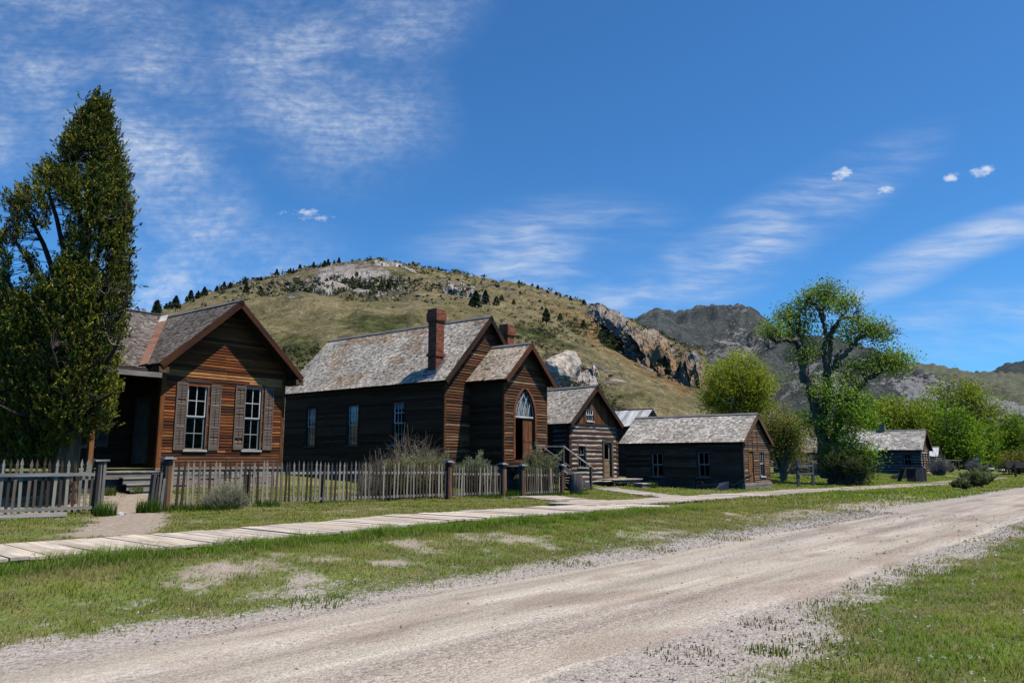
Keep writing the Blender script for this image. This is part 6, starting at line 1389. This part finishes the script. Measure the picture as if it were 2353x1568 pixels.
# crags: (x,y,r,dims,colour,label,tilt,kids)
CR=[(1287,880,80,(.72,.8,1.15),(.56,.45,.35),'big pale grey crag rising between church and log cabin',(.1,-.35,.2),5),
(1300,812,18,(1.2,.8,.6),(.36,.32,.29),'small outcrop above the big pale crag',(.2,.5,0),1),

(1512,945,32,(.95,.8,1.0),(.30,.28,.265),'dark grey crag above the board-roofed shed',(.0,-.3,.3),5),(1500,925,18,(1.4,.8,.6),(.24,.22,.20),'dark brown outcrop left of the dark grey crag',(0,.2,.1),2),
(1480,800,27,(.8,.8,1.15),(.34,.23,.14),'left tower of the brown cliff on the hill spur',(0,-.1,.2),3),(1518,818,32,(.75,.8,1.35),(.38,.25,.14),'tallest tower of the brown cliff on the hill spur',(0,-.1,.5),3),(1592,832,24,(.6,.7,1.4),(.33,.28,.23),'grey fin of rock right of the brown cliff',(0,-.15,.3),2),
(1380,712,12,(1.6,.8,.6),(.22,.2,.18),'small dark ledge up the right skyline of the hill',(0,.4,.3),3),
(655,722,12,(1.4,.8,.5),(.34,.30,.27),'small outcrop on the slope just right of the brown house ridge',(0,.2,0),2),(640,712,9,(1.4,.8,.5),(.36,.32,.3),'flat outcrop left of the small one by the brown house ridge',(0,.1,0),2),(880,748,7,(1.4,.8,.5),(.36,.32,.3),'small pale outcrop above the church roof',(0,.1,0),2),(1115,690,10,(1.6,.8,.5),(.42,.38,.34),'white ledge beside the tight group of junipers',(0,.1,0),2)]
for k,(x,y,r,dims,c,lb,tl,kids) in enumerate(CR):
    p=HILL.hit(x,y); rock('rock_outcrop',lb,'rock',p,r*KD*math.hypot(p.x,p.y)/F_PX*1.22,300+k,dims,c,'rock outcrops on the hillside',(tl[0],tl[1]*.6,tl[2]+YAW),4,.5,kids+2,1.2)

# rugged rock faces that break out of the slope: sheets of displaced rock rooted in the hillside
def rock_patch(label,cx,cy,rx,ry,rot,height,col,seed,na=64,nb=48,cell=9.,orange=0.,name='rock_outcrop'):
    A,B=np.meshgrid(np.linspace(-1,1,na),np.linspace(-1,1,nb),indexing='ij'); A=A.ravel();B=B.ravel(); c,s_=math.cos(R_(rot)),math.sin(R_(rot))
    jx=(vn(A*9,B*9,seed)-.5)*.08; x=cx+(A+jx)*rx*c-B*ry*s_; y=cy+(A+jx)*rx*s_+B*ry*c
    P=hitv(HILL,np.stack([x,y],-1)); d=np.hypot(P[:,0],P[:,1]); px=d*KD/F_PX
    r=np.sqrt(A*A+B*B)+.45*(fbm(A*2.2+seed,B*2.2,seed,3)-.5); env=ss(1.0,.72,r)
    q=x/cell;w=y/cell
    big=fbm(q*.45+3,w*.32,seed+1,3); stp=np.floor(fbm(q*.8,w*.5,seed+2,3)*9)/9; rid=1-2*np.abs(fbm(q*1.6+(w*.3),w*.7,seed+3,4)-.5); fine=fbm(q*4.5,w*3.5,seed+4,3)
    hgt=np.clip(-.25+big*.9+stp*.8+rid*.35,0,2)+(fine-.5)*.28
    disp=env*hgt*height*px
    a=np.arctan2(P[:,1],P[:,0]); n=np.stack([-np.cos(a)*.55,-np.sin(a)*.55,np.full(len(a),.83)],-1)
    V=P+n*disp[:,None]-np.stack([a*0,a*0,(1-env)*1.2+.0*a],-1); V[:,2]+=-.15
    i=(np.arange(na-1)[:,None]*nb+np.arange(nb-1)[None]).ravel(); F=np.stack([i,i+1,i+nb+1,i+nb],-1); keep=(env[F].max(1)>.02); F=F[keep]
    C=np.array(col)*(.5+.75*stp+.35*(fine-.5))[:,None]
    if orange: om=ss(.45,.62,fbm(q*.6,w*.6,seed+9,3)+.25*B)[:,None]*orange; C=C*(1-om)+np.array((.42,.22,.09))*om
    mb=MB(); mb.add(V,F,C,np.stack([x/14,y/14,a*0],-1)); o=mb.build(name,M['rock']); return tag(o,label,'rock','rock outcrops on the hillside')
for k,a in enumerate((('broad tan-grey cliff with reddish foot across the hill spur',1495,815,52,66,-38,20,(.32,.245,.175),9.,.55),
 ('brown stepped cliff at the outer end of the hill spur, left of the round willow',1590,858,30,56,-14,18,(.30,.23,.17),8.,.6),
 ('orange crumbling ledge low on the spur beside the round willow',1560,898,46,22,38,14,(.32,.205,.125),7.,.8),
 ('pale ledge slanting down the middle of the ochre slope',1392,862,62,20,32,18,(.46,.40,.345),7.,.15),
 ('pale broken ledge below the middle one, above the plank roof',1436,896,46,18,40,16,(.44,.385,.335),7.,.15),
 ('pale outcrop sheet just right of the big crag',1342,880,42,26,28,16,(.46,.40,.35),7.,.2),
 ('dark crest of broken rock on the right skyline of the hill',1415,737,75,16,33,12,(.30,.255,.21),7.,.1),
 ('whitish rock cap on the left of the hilltop',800,632,88,16,-6,9,(.42,.37,.33),7.,0.),
 ('whitish rock cap on the right of the hilltop',900,616,62,13,12,8,(.42,.37,.33),7.,0.),
 ('broken pale rock band below the hilltop',740,662,70,13,-10,9,(.38,.335,.29),7.,0.),
 ('flat pale rock band on the right of the upper slope',1065,664,60,10,16,7,(.40,.35,.31),7.,.1),
 ('small grey rock band in the mid slope left of centre',705,708,34,10,6,8,(.34,.30,.26),6.,0.))):
    rock_patch(a[0],a[1],a[2],a[3],a[4],a[5],a[6],a[7],700+k*13,cell=a[8],orange=a[9])
# loose rocks and low brush too many to count
rg=np.random.default_rng(9)
def scatter(pts,szs,cols,name,label,mat,kindshape,nface):
    mb=MB()
    for p,s,c in zip(pts,szs,cols):
        if kindshape=='rock':
            v=rg.normal(size=(8,3)); v/=np.linalg.norm(v,axis=1)[:,None]; v=v*s*np.array((1.3,1.3,.7)); V=v+np.array(p)+np.array((0,0,s*.15))
            F=[[0,1,2],[3,4,5],[0,6,7],[1,3,6],[2,4,7],[5,6,1],[0,5,3],[2,6,4]]
            mb.add(V,F,c,V*.5)
        else:
            C=np.array(p)+rg.normal(size=(nface,3))*s*np.array((.5,.5,.28))+np.array((0,0,s*.3)); leaves(mb,C,s*.65,s*.5,c,(0,0,.5),1,rg)
    o=mb.build(name,mat); return tag(o,label,name.replace('_',' '),None,'stuff')
P=[];Sz=[];Cc=[]
for (cx,cy,rx,ry,n) in ((820,632,130,28,420),(700,668,100,22,160),(600,650,110,14,110),(1040,662,90,22,90),(1400,740,60,22,90),(1490,800,60,45,110),(1400,865,80,35,160),(1310,870,60,50,130),(1150,668,110,16,60),(1550,880,60,30,120),(900,720,260,60,60),(1600,860,30,50,40)):
    for p in hitv(HILL,np.stack([rg.normal(size=n)*rx*.6+cx,rg.normal(size=n)*ry*.6+cy],-1)):
        p=Vector(p); d=math.hypot(p.x,p.y); P.append(p); Sz.append(d/F_PX*rg.uniform(.8,2.6)); Cc.append(np.array((.37,.32,.275))*rg.uniform(.45,1.2))
scatter(P,Sz,Cc,'loose_rocks','pale loose rocks strewn over the hilltop and the cliff slope',M['rock'],'rock',0)
P=[];Sz=[];Cc=[]
for (cx,cy,rx,ry,n,k) in ((850,650,170,40,520,1.5),(680,800,70,40,150,1.6),(890,745,110,25,150,1.3),(1240,775,140,25,160,1.3),(1420,930,150,50,260,1.7),(1380,850,120,60,260,1.5),(600,665,170,25,180,1.4),(1150,690,250,45,260,1.1),(1480,850,90,60,160,1.5),(900,770,420,60,700,.9),(1250,760,200,60,350,.9),(1400,830,150,80,500,1.1),(1430,890,170,70,700,1.0),(1300,800,150,60,300,1.0),(1560,930,80,50,120,1.6)):
    for p in hitv(HILL,np.stack([rg.normal(size=n)*rx*.7+cx,rg.normal(size=n)*ry*.7+cy],-1)):
        p=Vector(p); d=math.hypot(p.x,p.y); P.append(p); Sz.append(d/F_PX*rg.uniform(.9,2.6)*k*1.0); Cc.append(np.array((.052,.060,.026))*rg.uniform(.5,1.5)*(np.array((1.3,1.15,1.2)) if rg.random()<.3 else 1))
scatter(P,Sz,Cc,'sagebrush','low dark brush dotted over the whole hillside',M['leaf'],'leaf',16)
# ------------------------------------------------------------------ grass
def grass(name,label,n,us_,vs_,dens_pow,hgt,wid,seed,gfn=None,segs=2,cols=None,maxd=None):
    rg=np.random.default_rng(seed); u=rg.uniform(*us_,n); v=rg.uniform(*vs_,n); 
    # clump
    u=u+rg.normal(size=n)*.02; g,dr,gv=gmask(u,v); keep=rg.random(n)<g**dens_pow
    fwd=u*cY+v*sY; side=np.abs(u*sY-v*cY); keep&=(fwd>2)&(side<fwd*.78+2)
    if maxd: keep&=fwd<maxd
    u,v,g,dr=u[keep],v[keep],g[keep],dr[keep]; m_=len(u); z=tz(u,v); d=fwd[keep]
    cl=vn(u*3.1,v*3.1,91); lush=ss(10.4,10.8,v)*ss(11.9,11.3,v)*ss(27,19,u)
    h=hgt*(.4+.85*cl)*rg.uniform(.5,1.3,m_)*(.55+.6*g)*(1+1.3*lush)*np.where(v>13.5,.62,1.); w=wid*rg.uniform(.7,1.4,m_)*np.maximum(1,d/11)
    a=rg.uniform(0,2*math.pi,m_); lean=rg.uniform(.3,1.35,m_); wx=.25
    dx=np.cos(a)*lean*h+wx*h*.6; dy=np.sin(a)*lean*h; bx=-np.sin(a)*w/2; by=np.cos(a)*w/2
    green=np.array((.22,.295,.013)); lushc=np.array((.115,.215,.010)); dryc=np.array((.32,.26,.11)); straw=np.array((.36,.29,.165))
    vp=ss(.38,.62,fbm(u*.8,v*1.1,57,4))[:,None]
    c=green*(1-vp)+lushc*vp; c=c*(1-lush[:,None])+lushc*1.05*lush[:,None]
    q=np.clip(dr*1.15+rg.normal(size=m_)*.16,0,1)[:,None]; c=c*(1-q)+dryc*q; st=(rg.random(m_)<.06+.16*dr+.10*(1-g))[:,None]; c=np.where(st,straw,c); c=c*rg.uniform(.65,1.3,(m_,1))
    P=np.stack([u,v,z-.01],-1); mb=MB(); W_=np.stack([bx,by,bx*0],-1); T_=np.stack([dx,dy,h],-1); Md=P+T_*np.array((.38,.38,.62))
    V=np.stack([P-W_,P+W_,Md+W_*.75,Md-W_*.75,P+T_],1).reshape(-1,3); i=np.arange(m_)[:,None]*5
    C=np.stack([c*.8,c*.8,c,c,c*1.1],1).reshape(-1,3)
    mb.add(V,i+np.array([[0,1,2,3]]),C,np.zeros((m_*5,3),np.float32)); mb.F.append((i+np.array([[3,2,4]])).astype(np.int32))
    return tag(mb.build(name,M['grass']),label,'grass',None,'stuff')
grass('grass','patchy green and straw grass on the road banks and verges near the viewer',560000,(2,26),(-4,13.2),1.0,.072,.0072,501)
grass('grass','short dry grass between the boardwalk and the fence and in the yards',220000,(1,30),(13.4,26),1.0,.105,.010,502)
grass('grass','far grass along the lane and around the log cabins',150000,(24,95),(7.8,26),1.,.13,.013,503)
# taller tufts at posts, steps and walk edges
def tufts(spots,label,seed):
    rg=np.random.default_rng(seed); mb=MB()
    for (u,v,r,h,n,c) in spots:
        a=rg.uniform(0,2*math.pi,n); q=r*rg.uniform(0,1,n)**.5; x=u+np.cos(a)*q; y=v+np.sin(a)*q; z=tz(x,y); hh=h*rg.uniform(.5,1.2,n); ld=rg.uniform(.1,.6,n)*hh; b=rg.uniform(0,2*math.pi,n); w=.012
        P=np.stack([x,y,z-.01],-1); T_=np.stack([np.cos(b)*ld,np.sin(b)*ld,hh],-1); W_=np.stack([-np.sin(b)*w/2,np.cos(b)*w/2,b*0],-1); Md=P+T_*np.array((.35,.35,.6))
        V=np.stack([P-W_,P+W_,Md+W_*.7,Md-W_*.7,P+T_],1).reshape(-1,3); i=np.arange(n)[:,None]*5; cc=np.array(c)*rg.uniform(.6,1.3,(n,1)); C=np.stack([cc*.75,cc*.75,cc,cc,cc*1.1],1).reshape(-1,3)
        mb.add(V,i+np.array([[0,1,2,3]]),C,np.zeros((n*5,3),np.float32)); mb.F.append((i+np.array([[3,2,4]])).astype(np.int32))
    return tag(mb.build('grass_tufts',M['grass']),label,'grass',None,'stuff')
gc1=(.075,.15,.012); gc2=(.13,.18,.02); gc3=(.20,.235,.045)
tufts([(7.0,19.1,.25,.34,260,gc1),(8.1,19.3,.30,.42,420,gc1),(8.9,19.3,.5,.28,420,gc1),(9.6,18.8,.5,.3,420,gc1),(11.3,19.3,.4,.3,260,gc1),(9.0,24.3,.18,.4,140,gc2),(9.8,24.4,.2,.38,160,gc2),(10.5,24.4,.22,.42,200,gc2),(22.0,20.0,.5,.45,420,gc1),(21.7,21.0,.6,.6,420,gc1),(23.2,19.4,.4,.3,200,gc1),(24.4,19.3,.5,.3,200,gc1),(20.2,19.3,.5,.35,220,gc1),(34.8,21.4,.3,.5,200,gc1),(25.4,19.1,.4,.3,160,gc1),(7.1,2.7,.35,.07,170,gc3),(6.5,2.9,.2,.09,120,gc3),(8.2,2.9,.4,.07,150,gc3),(7.6,3.4,.3,.07,110,(.24,.19,.09)),(9.0,3.2,.4,.08,180,gc3),(6.0,3.4,.35,.07,120,(.25,.20,.11)),(6.6,2.45,.4,.065,180,gc3),(10.5,3.1,.5,.08,220,gc3),(12.4,3.1,.6,.09,260,gc3),(9.8,7.6,.4,.08,160,gc3),(12.2,7.5,.4,.08,160,gc3),(5.2,7.7,.4,.08,180,gc3),(15,7.4,.5,.09,160,gc3)],'taller bright grass tufts at the gate posts, steps and fence foot',61)
# pebbles on the road edge, clover heads in the right-hand grass
rg=np.random.default_rng(71); n=26000; u=rg.uniform(3,26,n); v=rg.uniform(2.2,8.6,n); g,dr,gv=gmask(u,v); fw=u*cY+v*sY; k=(rg.random(n)<np.clip(.12+.9*(np.abs(v-5.4)>1.7),0,1))&(fw>4)&(np.abs(u*sY-v*cY)<fw*.75+1); u,v,fw=u[k],v[k],fw[k]; n=len(u)
s=.0075*np.exp(rg.normal(size=n)*.42)*np.maximum(1,fw/11); z=tz(u,v)+.008
O8=np.array([(1,0,0),(-1,0,0),(0,1,0),(0,-1,0),(0,0,.7),(0,0,-.5)]); F8=np.array([[0,2,4],[2,1,4],[1,3,4],[3,0,4],[2,0,5],[1,2,5],[3,1,5],[0,3,5]])
V=O8[None]*(s[:,None,None]*rg.uniform(.6,1.5,(n,1,3)))*rg.uniform(.7,1.2,(n,6,1)); a=rg.uniform(0,6.3,n); ca,sa=np.cos(a)[:,None],np.sin(a)[:,None]; X=V[:,:,0]*ca-V[:,:,1]*sa; Y=V[:,:,0]*sa+V[:,:,1]*ca; V=np.stack([X+u[:,None],Y+v[:,None],V[:,:,2]+z[:,None]],-1)
pal=np.array([(.42,.36,.32),(.30,.25,.22),(.50,.46,.43),(.16,.14,.13),(.36,.28,.23)])[rg.integers(0,5,n)]*rg.uniform(.8,1.2,(n,1))
mb=MB(); mb.add(V.reshape(-1,3),(np.arange(n)[:,None,None]*6+F8[None]).reshape(-1,3),np.repeat(pal,6,0),np.zeros((n*6,3))); tag(mb.build('gravel',M['stone']),'loose gravel along the edges of the dirt road','gravel',None,'stuff')
n=420; u=rg.uniform(5,24,n); v=rg.uniform(-3,3.2,n); g,dr,gv=gmask(u,v); fw=u*cY+v*sY; k=(g>.35)&(fw>5); u,v=u[k],v[k]; z=tz(u,v); mb=MB()
C=np.repeat(np.stack([u,v,z+rg.uniform(.04,.10,len(u))],-1),9,0)+rg.normal(size=(len(u)*9,3))*.008; leaves(mb,C,.02,.016,(.62,.60,.55),None,1,rg); tag(mb.build('clover_flowers',M['leaf']),'white clover heads dotted through the grass at lower right','flowers',None,'stuff')
